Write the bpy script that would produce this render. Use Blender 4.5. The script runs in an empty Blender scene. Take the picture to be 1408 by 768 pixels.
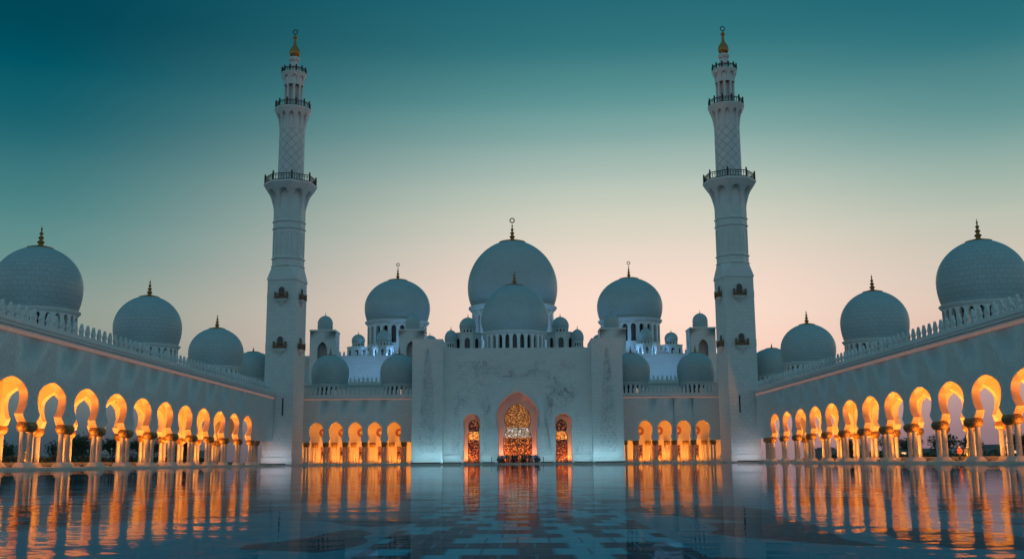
import bpy, bmesh, math, random
from math import sin, cos, pi, radians, sqrt, atan2
from mathutils import Matrix, Vector

random.seed(7)
S = bpy.context.scene
COL = S.collection

# ------------------------------------------------------------------ camera
cam_d = bpy.data.cameras.new('camera')
cam = bpy.data.objects.new('camera', cam_d)
COL.objects.link(cam)
S.camera = cam
cam_d.sensor_width = 36.0
cam_d.lens = 36.0 * 1425 / 1408
cam_d.clip_start = 0.05
cam_d.clip_end = 9000
PITCH, YAW, ROLL = 0.1737, -0.0031, -0.0065
cam.matrix_world = (Matrix.Translation((0.67, 0, 0.5)) @ Matrix.Rotation(-YAW, 4, 'Z')
                    @ Matrix.Rotation(pi / 2 + PITCH, 4, 'X') @ Matrix.Rotation(ROLL, 4, 'Z'))

# ------------------------------------------------------------------ render look
S.render.engine = 'CYCLES'
S.cycles.use_denoising = True
S.cycles.max_bounces = 7
S.cycles.diffuse_bounces = 3
S.cycles.glossy_bounces = 4
S.cycles.transparent_max_bounces = 8
S.cycles.sample_clamp_indirect = 6
S.view_settings.view_transform = 'Standard'
S.view_settings.look = 'None'
S.view_settings.exposure = 0.0
S.view_settings.gamma = 1.0
S.view_settings.use_curve_mapping = False

def lin(r, g, b):
    def f(c):
        c /= 255.0
        return c / 12.92 if c <= 0.04045 else ((c + 0.055) / 1.055) ** 2.4
    return (f(r), f(g), f(b), 1.0)

# ------------------------------------------------------------------ dusk sky (world directions only)
W = bpy.data.worlds.new('World')
S.world = W
W.use_nodes = True
nt = W.node_tree
nt.nodes.clear()
def wn(t, **k):
    n = nt.nodes.new(t)
    for a, b in k.items():
        setattr(n, a, b)
    return n
def wmath(op, a, b=None):
    n = wn('ShaderNodeMath', operation=op)
    for i, q in enumerate((a, b)):
        if q is None:
            continue
        if isinstance(q, (int, float)):
            n.inputs[i].default_value = q
        else:
            nt.links.new(q, n.inputs[i])
    return n.outputs[0]
def wstep(v, a, b):
    n = wn('ShaderNodeMapRange', interpolation_type='SMOOTHSTEP')
    nt.links.new(v, n.inputs[0])
    n.inputs[1].default_value = a
    n.inputs[2].default_value = b
    return n.outputs[0]
tc = wn('ShaderNodeTexCoord')
sep = wn('ShaderNodeSeparateXYZ')
nt.links.new(tc.outputs['Generated'], sep.inputs[0])
elev = wmath('MULTIPLY', wmath('ARCSINE', sep.outputs['Z']), 180 / pi)
azim = wmath('MULTIPLY', wmath('ARCTAN2', sep.outputs['X'], sep.outputs['Y']), 180 / pi)
EL0, EL1 = -2.0, 38.0
def ramp(stops):
    fac = wmath('DIVIDE', wmath('SUBTRACT', elev, EL0), EL1 - EL0)
    n = wn('ShaderNodeValToRGB')
    nt.links.new(fac, n.inputs[0])
    cr = n.color_ramp
    cr.interpolation = 'CARDINAL'
    while len(cr.elements) < len(stops):
        cr.elements.new(0.5)
    for e, (el, c) in zip(cr.elements, stops):
        e.position = (el - EL0) / (EL1 - EL0)
    for e, (el, c) in zip(cr.elements, stops):
        e.color = lin(*c)
    return n.outputs[0]
def wmix(f, a, b):
    n = wn('ShaderNodeMix', data_type='RGBA')
    nt.links.new(f, n.inputs[0])
    nt.links.new(a, n.inputs[6])
    nt.links.new(b, n.inputs[7])
    return n.outputs[2]
r_left = ramp([(-1, (44, 64, 76)), (2, (72, 92, 100)), (5, (124, 138, 134)), (7.5, (140, 154, 144)), (10, (110, 146, 142)), (12.4, (82, 134, 135)),
               (16, (42, 108, 117)), (19.7, (4, 86, 101)), (23.3, (0, 70, 87)), (30, (14, 88, 108)), (36, (24, 98, 118))])
r_mid = ramp([(-1, (140, 118, 124)), (2, (196, 152, 146)), (5, (246, 204, 186)), (7.3, (253, 220, 202)), (10, (244, 218, 202)), (12, (224, 213, 197)),
              (13.7, (204, 206, 190)), (15.3, (179, 194, 183)), (17.3, (142, 174, 168)), (19.2, (104, 154, 153)), (21.8, (64, 126, 132)), (24.7, (38, 107, 119)), (36, (24, 98, 118))])
r_right = ramp([(-1, (122, 106, 116)), (2, (160, 130, 134)), (5, (214, 176, 164)), (7.3, (222, 194, 178)), (9, (213, 198, 183)), (10.9, (199, 195, 180)), (12.7, (178, 189, 175)),
                (16.2, (120, 160, 156)), (20, (66, 126, 132)), (23.3, (31, 104, 118)), (30, (24, 98, 116)), (36, (24, 98, 118))])
r_back = ramp([(-1, (120, 134, 142)), (4, (144, 162, 172)), (10, (144, 168, 178)), (20, (120, 156, 168)), (36, (62, 122, 142))])
c1 = wmix(wstep(azim, -27.0, 6.0), r_left, r_mid)
c2 = wmix(wstep(azim, 9.0, 27.0), c1, r_right)
c3 = wmix(wstep(wmath('ABSOLUTE', azim), 40.0, 95.0), c2, r_back)
bg = wn('ShaderNodeBackground')
bg.inputs[1].default_value = 1.0
nt.links.new(c3, bg.inputs[0])
out = wn('ShaderNodeOutputWorld')
nt.links.new(bg.outputs[0], out.inputs[0])

# ------------------------------------------------------------------ materials
class Mat:
    def __init__(self, name):
        self.m = bpy.data.materials.new(name)
        self.m.use_nodes = True
        self.t = self.m.node_tree
        self.p = self.t.nodes['Principled BSDF']
        self.out = self.t.nodes['Material Output']
    def n(self, typ, **k):
        q = self.t.nodes.new(typ)
        for a, b in k.items():
            setattr(q, a, b)
        return q
    def l(self, a, b):
        self.t.links.new(a, b)
    def uv(self):
        return self.n('ShaderNodeTexCoord').outputs['UV']
    def obj(self):
        return self.n('ShaderNodeTexCoord').outputs['Object']
    def noise(self, vec, scale, detail=3, rough=0.55):
        q = self.n('ShaderNodeTexNoise')
        self.l(vec, q.inputs['Vector'])
        q.inputs['Scale'].default_value = scale
        q.inputs['Detail'].default_value = detail
        q.inputs['Roughness'].default_value = rough
        return q.outputs['Fac']
    def ramp(self, fac, stops):
        q = self.n('ShaderNodeValToRGB')
        self.l(fac, q.inputs[0])
        cr = q.color_ramp
        while len(cr.elements) < len(stops):
            cr.elements.new(0.5)
        for e, (p, c) in zip(cr.elements, stops):
            e.position = p
            e.color = (*c[:3], 1)
        return q.outputs[0]
    def mix(self, fac, a, b, blend='MIX'):
        q = self.n('ShaderNodeMix', data_type='RGBA', blend_type=blend)
        for i, v in ((0, fac), (6, a), (7, b)):
            if isinstance(v, (int, float)):
                q.inputs[i].default_value = v
            elif isinstance(v, tuple):
                q.inputs[i].default_value = (*v[:3], 1)
            else:
                self.l(v, q.inputs[i])
        return q.outputs[2]
    def bump(self, h, strength=0.3, dist=0.02):
        q = self.n('ShaderNodeBump')
        q.inputs['Strength'].default_value = strength
        q.inputs['Distance'].default_value = dist
        self.l(h, q.inputs['Height'])
        self.l(q.outputs[0], self.p.inputs['Normal'])

def marble(name, base=(0.74, 0.735, 0.72), bw=1.2, bh=0.6, joint=0.62, mortar=0.03, rough=0.42, vary=0.10, rot=0.0):
    """white marble cladding with joints; UVs are metres"""
    M = Mat(name)
    vec = M.uv()
    if rot:
        mp = M.n('ShaderNodeMapping')
        M.l(vec, mp.inputs[0])
        mp.inputs['Rotation'].default_value = (0, 0, rot)
        vec = mp.outputs[0]
    b = M.n('ShaderNodeTexBrick')
    M.l(vec, b.inputs['Vector'])
    b.offset = 0.5 if not rot else 0.0
    b.inputs['Scale'].default_value = 1.0
    b.inputs['Brick Width'].default_value = bw
    b.inputs['Row Height'].default_value = bh
    b.inputs['Mortar Size'].default_value = mortar
    b.inputs['Mortar Smooth'].default_value = 0.3
    b.inputs['Bias'].default_value = 0.0
    b.inputs['Color1'].default_value = (*base, 1)
    b.inputs['Color2'].default_value = (*(c * (1 - vary) for c in base), 1)
    b.inputs['Mortar'].default_value = (*(c * joint for c in base), 1)
    n1 = M.noise(M.uv(), 0.35, 5, 0.6)
    dirt = M.ramp(n1, [(0.3, (0.95, 0.95, 0.955)), (0.62, (1, 1, 1))])
    n2 = M.noise(M.uv(), 2.6, 4, 0.65)
    vein = M.ramp(n2, [(0.35, (0.93, 0.93, 0.93)), (0.6, (1, 1, 1))])
    c = M.mix(1.0, b.outputs['Color'], dirt, 'MULTIPLY')
    c = M.mix(1.0, c, vein, 'MULTIPLY')
    M.l(c, M.p.inputs['Base Color'])
    M.p.inputs['Roughness'].default_value = rough
    M.bump(b.outputs['Fac'], -0.25, 0.02)
    return M.m

MARBLE = marble('white_marble_courses', joint=0.8, mortar=0.025, vary=0.06)
MARBLE_BIG = marble('marble_blocks', bw=1.0, bh=0.75, joint=0.78, mortar=0.03, vary=0.07)
MARBLE_DIAMOND = marble('marble_lozenge', bw=0.6, bh=0.6, joint=0.82, mortar=0.04, rot=pi / 4)
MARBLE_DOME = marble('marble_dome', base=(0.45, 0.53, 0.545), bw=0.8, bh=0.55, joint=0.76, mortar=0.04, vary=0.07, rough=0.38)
MARBLE_LATTICE = marble('marble_lattice', bw=1.3, bh=1.3, joint=0.55, mortar=0.07, rot=pi / 4)
MARBLE_PLAIN = marble('marble_plain', bw=40, bh=40, joint=0.95, mortar=0.005)
MARBLE_SHADE = marble('marble_carved', base=(0.66, 0.64, 0.62), bw=0.5, bh=0.5, joint=0.75, mortar=0.05)

def plain(name, col, rough=0.6, metal=0.0, vary=0.25, scale=3.0, bump=0.0):
    M = Mat(name)
    nz = M.noise(M.obj(), scale, 4, 0.6)
    c = M.ramp(nz, [(0.3, tuple(x * (1 - vary) for x in col)), (0.7, tuple(min(1, x * (1 + vary * 0.5)) for x in col))])
    M.l(c, M.p.inputs['Base Color'])
    M.p.inputs['Roughness'].default_value = rough
    M.p.inputs['Metallic'].default_value = metal
    if bump:
        M.bump(nz, bump, 0.03)
    return M.m

GOLD = plain('gilded_metal', (0.5, 0.23, 0.07), 0.4, 0.55, 0.25)
BRONZE = plain('bronze_rail', (0.055, 0.04, 0.03), 0.5, 0.3)
WOODRAIL = plain('carved_wood_rail', (0.3, 0.15, 0.08), 0.6)
DARKGLASS = plain('dark_glazing', (0.03, 0.04, 0.05), 0.15)
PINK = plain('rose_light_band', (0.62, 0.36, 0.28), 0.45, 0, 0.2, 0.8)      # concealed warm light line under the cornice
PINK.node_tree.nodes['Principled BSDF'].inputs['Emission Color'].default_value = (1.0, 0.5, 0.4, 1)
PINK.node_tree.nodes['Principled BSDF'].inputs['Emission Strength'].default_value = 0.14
PALEINLAY = plain('grey_stone_inlay', (0.54, 0.55, 0.56), 0.5, 0, 0.2)
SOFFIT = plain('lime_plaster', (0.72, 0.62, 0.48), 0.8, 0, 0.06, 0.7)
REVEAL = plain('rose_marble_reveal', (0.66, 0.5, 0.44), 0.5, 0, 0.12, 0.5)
LINING = plain('shaded_rose_lining', (0.5, 0.34, 0.27), 0.5, 0, 0.1, 0.6)  # darker rose stands in for weaker lamp light on the arch undersides
PLINTH = plain('pale_stone_paving', (0.6, 0.56, 0.5), 0.45, 0, 0.15, 0.8)
LAMPBODY = plain('lamp_metal', (0.12, 0.12, 0.12), 0.5, 0.5)
LEAF = plain('dark_leaves', (0.045, 0.075, 0.035), 0.7, 0, 0.5, 1.5)
BARK = plain('bark', (0.13, 0.1, 0.075), 0.9, 0, 0.4, 6)
PALMBARK = plain('pale_palm_bark', (0.28, 0.22, 0.16), 0.9, 0, 0.4, 6)
KIOSKW = plain('white_render', (0.6, 0.62, 0.64), 0.7, 0, 0.1)
CITYW = plain('dull_render', (0.2, 0.2, 0.21), 0.8, 0, 0.2, 0.1)
WALLSTONE = plain('grey_kerb_stone', (0.4, 0.39, 0.38), 0.7, 0, 0.2)

def shaft_mat():
    M = Mat('column_marble_inlay')
    v = M.n('ShaderNodeTexVoronoi')
    M.l(M.uv(), v.inputs['Vector'])
    v.inputs['Scale'].default_value = 4.2
    v.inputs['Randomness'].default_value = 0.8
    fl = M.ramp(v.outputs['Distance'], [(0.18, (0.2, 0.16, 0.12)), (0.30, (0.52, 0.46, 0.39))])
    sep_ = M.n('ShaderNodeSeparateXYZ')
    M.l(M.uv(), sep_.inputs[0])
    low = M.ramp(M.mix(0.5, M.noise(M.uv(), 1.2), sep_.outputs[1]), [(0.9, (1, 1, 1)), (1.35, (0.2, 0.2, 0.2))])
    c = M.mix(low, (0.48, 0.42, 0.36), fl)
    M.l(c, M.p.inputs['Base Color'])
    M.p.inputs['Roughness'].default_value = 0.4
    return M.m
SHAFT = shaft_mat()

def capital_mat():
    M = Mat('gilded_palm_capital')
    v = M.n('ShaderNodeTexVoronoi')
    M.l(M.obj(), v.inputs['Vector'])
    v.inputs['Scale'].default_value = 5.5
    c = M.ramp(v.outputs['Distance'], [(0.1, (0.6, 0.33, 0.1)), (0.6, (0.2, 0.105, 0.04))])
    M.l(c, M.p.inputs['Base Color'])
    M.p.inputs['Roughness'].default_value = 0.5
    M.p.inputs['Metallic'].default_value = 0.35
    M.bump(v.outputs['Distance'], -0.8, 0.12)
    return M.m
CAPITAL = capital_mat()

def mosaic_mat(name, cols, strength, scale=3.2):
    """back-lit coloured glass panes"""
    M = Mat(name)
    mp = M.n('ShaderNodeMapping')
    M.l(M.uv(), mp.inputs[0])
    mp.inputs['Scale'].default_value = (1.0, 1.35, 1.0)
    v = M.n('ShaderNodeTexVoronoi')
    M.l(mp.outputs[0], v.inputs['Vector'])
    v.inputs['Scale'].default_value = scale
    sepc = M.n('ShaderNodeSeparateColor')
    M.l(v.outputs['Color'], sepc.inputs[0])
    c = M.ramp(sepc.outputs[0], cols)
    e = M.n('ShaderNodeTexVoronoi', feature='DISTANCE_TO_EDGE')
    M.l(mp.outputs[0], e.inputs['Vector'])
    e.inputs['Scale'].default_value = scale
    lead = M.ramp(e.outputs['Distance'], [(0.04, (0.12, 0.07, 0.04)), (0.12, (1, 1, 1))])
    col = M.mix(1.0, c, lead, 'MULTIPLY')
    M.l(col, M.p.inputs['Base Color'])
    M.l(col, M.p.inputs['Emission Color'])
    M.p.inputs['Emission Strength'].default_value = strength
    M.p.inputs['Roughness'].default_value = 0.25
    return M.m
GLASS_A = mosaic_mat('amber_mosaic_glass', [(0.0, (0.14, 0.04, 0.01)), (0.4, (0.42, 0.13, 0.025)), (0.7, (0.85, 0.32, 0.06)), (1.0, (1.0, 0.55, 0.18))], 0.42, 4.4)
GLASS_B = mosaic_mat('brown_mosaic_glass', [(0.0, (0.03, 0.01, 0.004)), (0.4, (0.2, 0.05, 0.012)), (0.75, (0.65, 0.2, 0.035)), (1.0, (0.95, 0.42, 0.1))], 0.55, 4.0)
GLASS_D = mosaic_mat('dark_mosaic_glass', [(0.0, (0.02, 0.008, 0.003)), (0.5, (0.09, 0.022, 0.008)), (0.85, (0.35, 0.1, 0.03)), (1.0, (0.7, 0.3, 0.1))], 0.5, 4.0)
GLASS_W = mosaic_mat('white_mosaic_glass', [(0.0, (0.3, 0.27, 0.2)), (0.5, (0.6, 0.56, 0.45)), (1.0, (0.9, 0.88, 0.78))], 0.42, 1.3)
GLASS_O = mosaic_mat('orange_mosaic_glass', [(0.0, (0.5, 0.15, 0.03)), (0.5, (0.85, 0.33, 0.06)), (1.0, (1.0, 0.55, 0.16))], 0.95, 2.4)

def emit(name, col, s):
    M = Mat(name)
    M.p.inputs['Base Color'].default_value = (*col, 1)
    M.p.inputs['Emission Color'].default_value = (*col, 1)
    M.p.inputs['Emission Strength'].default_value = s
    return M.m
LITWIN = emit('lit_window', (1.0, 0.6, 0.3), 1.2)
LAMPWHITE = emit('lamp_lens', (0.7, 0.85, 1.0), 0.45)
LAMPWARM = emit('warm_lamp_lens', (1.0, 0.5, 0.15), 0.6)

def ground_mat():
    M = Mat('dry_garden_soil')
    geo = M.n('ShaderNodeNewGeometry')
    nz = M.noise(geo.outputs['Position'], 0.05, 6, 0.6)
    c = M.ramp(nz, [(0.35, (0.05, 0.06, 0.04)), (0.65, (0.12, 0.11, 0.085))])
    M.l(c, M.p.inputs['Base Color'])
    M.p.inputs['Roughness'].default_value = 0.95
    return M.m

def pool_floor_mat():
    M = Mat('pool_floor_tiles')
    geo = M.n('ShaderNodeNewGeometry')
    mp = M.n('ShaderNodeMapping')
    M.l(geo.outputs['Position'], mp.inputs[0])
    warp = M.n('ShaderNodeTexNoise')
    M.l(geo.outputs['Position'], warp.inputs['Vector'])
    warp.inputs['Scale'].default_value = 0.35
    vm = M.n('ShaderNodeVectorMath', operation='MULTIPLY_ADD')
    M.l(warp.outputs['Color'], vm.inputs[0])
    vm.inputs[1].default_value = (1.2, 2.5, 0)
    M.l(mp.outputs[0], vm.inputs[2])
    # large inlaid leaf shapes
    v = M.n('ShaderNodeTexVoronoi')
    mp2 = M.n('ShaderNodeMapping')
    M.l(vm.outputs[0], mp2.inputs[0])
    mp2.inputs['Scale'].default_value = (0.75, 0.42, 1)
    M.l(mp2.outputs[0], v.inputs['Vector'])
    v.inputs['Scale'].default_value = 1.0
    sc = M.n('ShaderNodeSeparateColor')
    M.l(v.outputs['Color'], sc.inputs[0])
    leaf = M.ramp(sc.outputs[0], [(0.56, (0, 0, 0)), (0.58, (1, 1, 1))])
    # brick tiles on the central walk
    b = M.n('ShaderNodeTexBrick')
    M.l(mp.outputs[0], b.inputs['Vector'])
    b.inputs['Scale'].default_value = 1.0
    b.inputs['Brick Width'].default_value = 0.27
    b.inputs['Row Height'].default_value = 0.55
    b.inputs['Mortar Size'].default_value = 0.012
    b.inputs['Bias'].default_value = -0.1
    b.inputs['Color1'].default_value = (0, 0, 0, 1)
    b.inputs['Color2'].default_value = (1, 1, 1, 1)
    b.inputs['Mortar'].default_value = (0.03, 0.08, 0.1, 1)
    big = M.mix(leaf, (0.01, 0.26, 0.32), (0.003, 0.025, 0.05))
    sx = M.n('ShaderNodeSeparateXYZ')
    M.l(geo.outputs['Position'], sx.inputs[0])
    ab = M.n('ShaderNodeMath', operation='ABSOLUTE')
    sub = M.n('ShaderNodeMath', operation='SUBTRACT')
    M.l(sx.outputs[0], sub.inputs[0])
    sub.inputs[1].default_value = 0.75
    M.l(sub.outputs[0], ab.inputs[0])
    walk = M.ramp(ab.outputs[0], [(0.0, (1, 1, 1)), (1.0, (1, 1, 1))])
    lt = M.n('ShaderNodeMath', operation='LESS_THAN')
    M.l(ab.outputs[0], lt.inputs[0])
    lt.inputs[1].default_value = 1.25
    tile = M.ramp(b.outputs['Color'], [(0.40, (0.003, 0.035, 0.07)), (0.44, (0.012, 0.46, 0.53))])
    tile = M.mix(b.outputs['Fac'], tile, (0.02, 0.2, 0.26))
    c = M.mix(lt.outputs[0], big, tile)
    M.p.inputs['Specular IOR Level'].default_value = 0.0      # submerged: the water above gives the gloss
    M.l(c, M.p.inputs['Base Color'])
    M.p.inputs['Roughness'].default_value = 0.5
    return M.m

def water_mat():
    M = Mat('pool_water')
    M.t.nodes.remove(M.p)
    geo = M.n('ShaderNodeNewGeometry')
    mp = M.n('ShaderNodeMapping')
    M.l(geo.outputs['Position'], mp.inputs[0])
    mp.inputs['Scale'].default_value = (0.55, 1.0, 1)
    n1 = M.n('ShaderNodeTexNoise')
    M.l(mp.outputs[0], n1.inputs['Vector'])
    n1.inputs['Scale'].default_value = 1.7
    n1.inputs['Detail'].default_value = 3
    n1.inputs['Roughness'].default_value = 0.5
    bp = M.n('ShaderNodeBump')
    bp.inputs['Strength'].default_value = 1.0
    bp.inputs['Distance'].default_value = 0.0056
    M.l(n1.outputs['Fac'], bp.inputs['Height'])
    fr = M.n('ShaderNodeFresnel')
    fr.inputs['IOR'].default_value = 1.036
    M.l(bp.outputs[0], fr.inputs['Normal'])
    gl = M.n('ShaderNodeBsdfGlossy')
    gl.inputs['Roughness'].default_value = 0.006
    gl.inputs['Color'].default_value = (0.93, 0.94, 0.96, 1)
    M.l(bp.outputs[0], gl.inputs['Normal'])
    tr = M.n('ShaderNodeBsdfTransparent')
    tr.inputs['Color'].default_value = (0.4, 0.95, 1.0, 1)
    mx = M.n('ShaderNodeMixShader')
    M.l(fr.outputs[0], mx.inputs[0])
    M.l(tr.outputs[0], mx.inputs[1])
    M.l(gl.outputs[0], mx.inputs[2])
    M.l(mx.outputs[0], M.out.inputs[0])
    return M.m

# ------------------------------------------------------------------ mesh builder
class MB:
    def __init__(self):
        self.v, self.f, self.uv, self.sm = [], [], [], []
    def face(self, pts, uvs=None, smooth=False):
        i = len(self.v)
        self.v.extend(tuple(p) for p in pts)
        self.f.append(tuple(range(i, i + len(pts))))
        self.uv.append(uvs)
        self.sm.append(smooth)
    def box(self, x0, x1, y0, y1, z0, z1):
        P = [(x, y, z) for z in (z0, z1) for y in (y0, y1) for x in (x0, x1)]
        for q in ((0, 2, 3, 1), (4, 5, 7, 6), (0, 1, 5, 4), (2, 6, 7, 3), (0, 4, 6, 2), (1, 3, 7, 5)):
            self.face([P[k] for k in q])
        return self
    def lathe(self, prof, n=32, cx=0, cy=0, smooth=True, a0=0.0, uvr=None):
        """prof = [(r, z)] bottom to top"""
        rm = uvr or max(p[0] for p in prof)
        s = 0
        for (r0, z0), (r1, z1) in zip(prof[:-1], prof[1:]):
            ds = sqrt((r1 - r0) ** 2 + (z1 - z0) ** 2)
            for k in range(n):
                t0, t1 = a0 + 2 * pi * k / n, a0 + 2 * pi * (k + 1) / n
                q = [(cx + r0 * cos(t0), cy + r0 * sin(t0), z0), (cx + r0 * cos(t1), cy + r0 * sin(t1), z0),
                     (cx + r1 * cos(t1), cy + r1 * sin(t1), z1), (cx + r1 * cos(t0), cy + r1 * sin(t0), z1)]
                u = [(t0 * rm, s), (t1 * rm, s), (t1 * rm, s + ds), (t0 * rm, s + ds)]
                if r1 < 1e-5:
                    q, u = q[:3], u[:3]
                elif r0 < 1e-5:
                    q, u = [q[0], q[2], q[3]], [u[0], u[2], u[3]]
                self.face(q, u, smooth)
            s += ds
        return self
    def prism(self, poly, axis, a, b, smooth=False):
        """2-D outline extruded from a to b along axis ('x': poly is (y,z); 'y': (x,z); 'z': (x,y))"""
        def P(p, t):
            return (t, p[0], p[1]) if axis == 'x' else (p[0], t, p[1]) if axis == 'y' else (p[0], p[1], t)
        self.face([P(p, a) for p in poly])
        self.face([P(p, b) for p in reversed(poly)])
        for p, q in zip(poly, poly[1:] + poly[:1]):
            self.face([P(p, a), P(p, b), P(q, b), P(q, a)], None, smooth)
        return self
    def tube(self, pts, rads, n=6):
        rings = []
        for i, p in enumerate(pts):
            p = Vector(p)
            d = (Vector(pts[min(i + 1, len(pts) - 1)]) - Vector(pts[max(i - 1, 0)])).normalized()
            a = d.orthogonal().normalized()
            b = d.cross(a)
            rings.append([p + rads[i] * (cos(2 * pi * k / n) * a + sin(2 * pi * k / n) * b) for k in range(n)])
        for r0, r1 in zip(rings[:-1], rings[1:]):
            for k in range(n):
                self.face([r0[k], r0[(k + 1) % n], r1[(k + 1) % n], r1[k]], None, True)
        self.face(list(reversed(rings[0])))
        self.face(rings[-1])
        return self
    def loft(self, rings, smooth=True, cap=True):
        n = len(rings[0])
        for r0, r1 in zip(rings[:-1], rings[1:]):
            for k in range(n):
                self.face([r0[k], r0[(k + 1) % n], r1[(k + 1) % n], r1[k]], None, smooth)
        if cap:
            self.face(list(reversed(rings[0])))
            self.face(rings[-1])
        return self
    def torus(self, c, R, r, plane='xz', n=20, m=6):
        for i in range(n):
            for j in range(m):
                q = []
                for a, b in ((i, j), (i + 1, j), (i + 1, j + 1), (i, j + 1)):
                    A, B = 2 * pi * a / n, 2 * pi * b / m
                    d = R + r * cos(B)
                    if plane == 'xz':
                        q.append((c[0] + d * cos(A), c[1] + r * sin(B), c[2] + d * sin(A)))
                    else:
                        q.append((c[0] + d * cos(A), c[1] + d * sin(A), c[2] + r * sin(B)))
                self.face(q, None, True)
        return self
    def build(self, name, mat, parent=None, loc=None, weld=True):
        me = bpy.data.meshes.new(name)
        me.from_pydata(self.v, [], self.f)
        uvl = me.uv_layers.new(name='uv')
        me.polygons.foreach_set('use_smooth', self.sm)
        data = [0.0] * (2 * len(me.loops))
        for pi_, p in enumerate(me.polygons):
            u = self.uv[pi_]
            nx, ny, nz = (abs(c) for c in p.normal)
            for k, li in enumerate(p.loop_indices):
                if u:
                    a, b = u[k]
                else:
                    x, y, z = self.v[self.f[pi_][k]]
                    a, b = (x, y) if nz > nx and nz > ny else (y, z) if nx > ny else (x, z)
                data[2 * li], data[2 * li + 1] = a, b
        uvl.data.foreach_set('uv', data)
        if weld:
            bm = bmesh.new()
            bm.from_mesh(me)
            bmesh.ops.remove_doubles(bm, verts=bm.verts, dist=1e-4)
            bmesh.ops.recalc_face_normals(bm, faces=bm.faces)
            bm.to_mesh(me)
            bm.free()
            me.set_sharp_from_angle(angle=radians(38))
        me.materials.append(mat)
        o = bpy.data.objects.new(name, me)
        COL.objects.link(o)
        if parent:
            o.parent = parent
        if loc:
            o.location = loc
        return o

def thing(name, label, cat, loc=(0, 0, 0), rz=0.0, group=None):
    o = bpy.data.objects.new(name, None)
    o.empty_display_size = 0.5
    COL.objects.link(o)
    o.location = loc
    o.rotation_euler = (0, 0, rz)
    o['label'] = label
    o['category'] = cat
    if group:
        o['group'] = group
    return o
def kids(o):
    return [c for c in COL.objects if c.parent == o]
def dup_part(o, parent, loc=None, rz=None):
    """a copy of a part and of its sub-parts"""
    ch = list(o.children)
    c = o.copy()
    COL.objects.link(c)
    c.parent = parent
    if loc is not None:
        c.location = loc
    if rz is not None:
        c.rotation_euler = (0, 0, rz)
    for k in ch:
        d = k.copy()
        COL.objects.link(d)
        d.parent = c
    return c
def lamp(kind, name, loc, power, col, parent=None, aim=None, size=None, size_y=None, spot=None, blend=0.8, rad=0.15):
    L = bpy.data.lights.new(name, kind)
    L.energy = power
    L.color = col
    if kind == 'AREA':
        L.shape = 'RECTANGLE'
        L.size = size
        L.size_y = size_y
    else:
        L.shadow_soft_size = rad
    if kind == 'SPOT':
        L.spot_size = spot
        L.spot_blend = blend
    o = bpy.data.objects.new(name, L)
    COL.objects.link(o)
    o.location = loc
    if aim is not None:
        o.rotation_euler = Vector(aim).to_track_quat('-Z', 'Y').to_euler()
    if parent:
        o.parent = parent
    return o

# ---- arch outlines: lists of (half_width, z), z rising
def horseshoe(zc, wf, zn, wn_, zb, wb, za, n_lo=5, n_up=9, c=0.35, jamb=None):
    P = []
    if jamb is not None:
        P.append((jamb[0], jamb[1]))
    P.append((wf, zc))
    for k in (1, 2, 3):                                     # flare from capital in to the cusp
        t = k / 4
        P.append((wf + (wn_ - wf) * t ** 0.7, zc + (zn - zc) * t))
    P.append((wn_, zn))
    th = math.acos(min(1, wn_ / wb))
    for k in range(1, n_lo + 1):
        a = -th + th * k / n_lo
        P.append((wb * cos(a), zb + (zb - zn) / sin(th) * sin(a)))
    top = sqrt(1 + 2 * c)
    a1 = math.asin(top / (1 + c))
    for k in range(1, n_up + 1):
        a = a1 * k / n_up
        P.append((max(0.0, (1 + c) * cos(a) - c) * wb, zb + (za - zb) * (1 + c) * sin(a) / top))
    P[-1] = (0.0, za)
    return P
def round_arch(w, z0, zs, za, n=6):
    P = [(w, z0), (w, zs)]
    for k in range(1, n + 1):
        a = pi / 2 * k / n
        P.append((w * cos(a), zs + (za - zs) * sin(a)))
    P[-1] = (0.0, za)
    return P
def arch_bay(mb, mapf, u0, u1, prof, zt, d0, d1, uc=None, smooth_in=True):
    """wall bay u0..u1 with an opening; mapf(u, d, z) -> xyz, d0 front and d1 back"""
    uc = (u0 + u1) / 2 if uc is None else uc
    for d in (d0, d1):
        for (w0, z0), (w1, z1) in zip(prof[:-1], prof[1:]):
            for s, ue in ((-1, u0), (1, u1)):
                q = [(ue, z0), (uc + s * w0, z0), (uc + s * w1, z1), (ue, z1)]
                mb.face([mapf(u, d, z) for u, z in q], [(u, z) for u, z in q])
        za = prof[-1][1]
        for a, b in ((u0, uc), (uc, u1)):
            q = [(a, za), (b, za), (b, zt), (a, zt)]
            mb.face([mapf(u, d, z) for u, z in q], [(u, z) for u, z in q])
    s_len = 0
    for (w0, z0), (w1, z1) in zip(prof[:-1], prof[1:]):
        dl = sqrt((w1 - w0) ** 2 + (z1 - z0) ** 2)
        for s in (-1, 1):
            q = [(uc + s * w0, d0, z0), (uc + s * w0, d1, z0), (uc + s * w1, d1, z1), (uc + s * w1, d0, z1)]
            mb.face([mapf(*p) for p in q], [(d0, s_len), (d1, s_len), (d1, s_len + dl), (d0, s_len + dl)], smooth_in)
        s_len += dl
    z0 = prof[0][1]
    for a, b in ((u0, uc - prof[0][0]), (uc + prof[0][0], u1)):
        mb.face([mapf(a, d0, z0), mapf(b, d0, z0), mapf(b, d1, z0), mapf(a, d1, z0)])
    mb.face([mapf(u0, d0, zt), mapf(u1, d0, zt), mapf(u1, d1, zt), mapf(u0, d1, zt)])
def arch_fill(mb, uc, y, prof, thick=0.06):
    """solid panel with an arch outline in the xz plane"""
    L = [(uc - w, z) for w, z in prof]
    Rr = [(uc + w, z) for w, z in reversed(prof[:-1])]
    mb.prism(L + Rr, 'y', y, y + thick)

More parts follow.
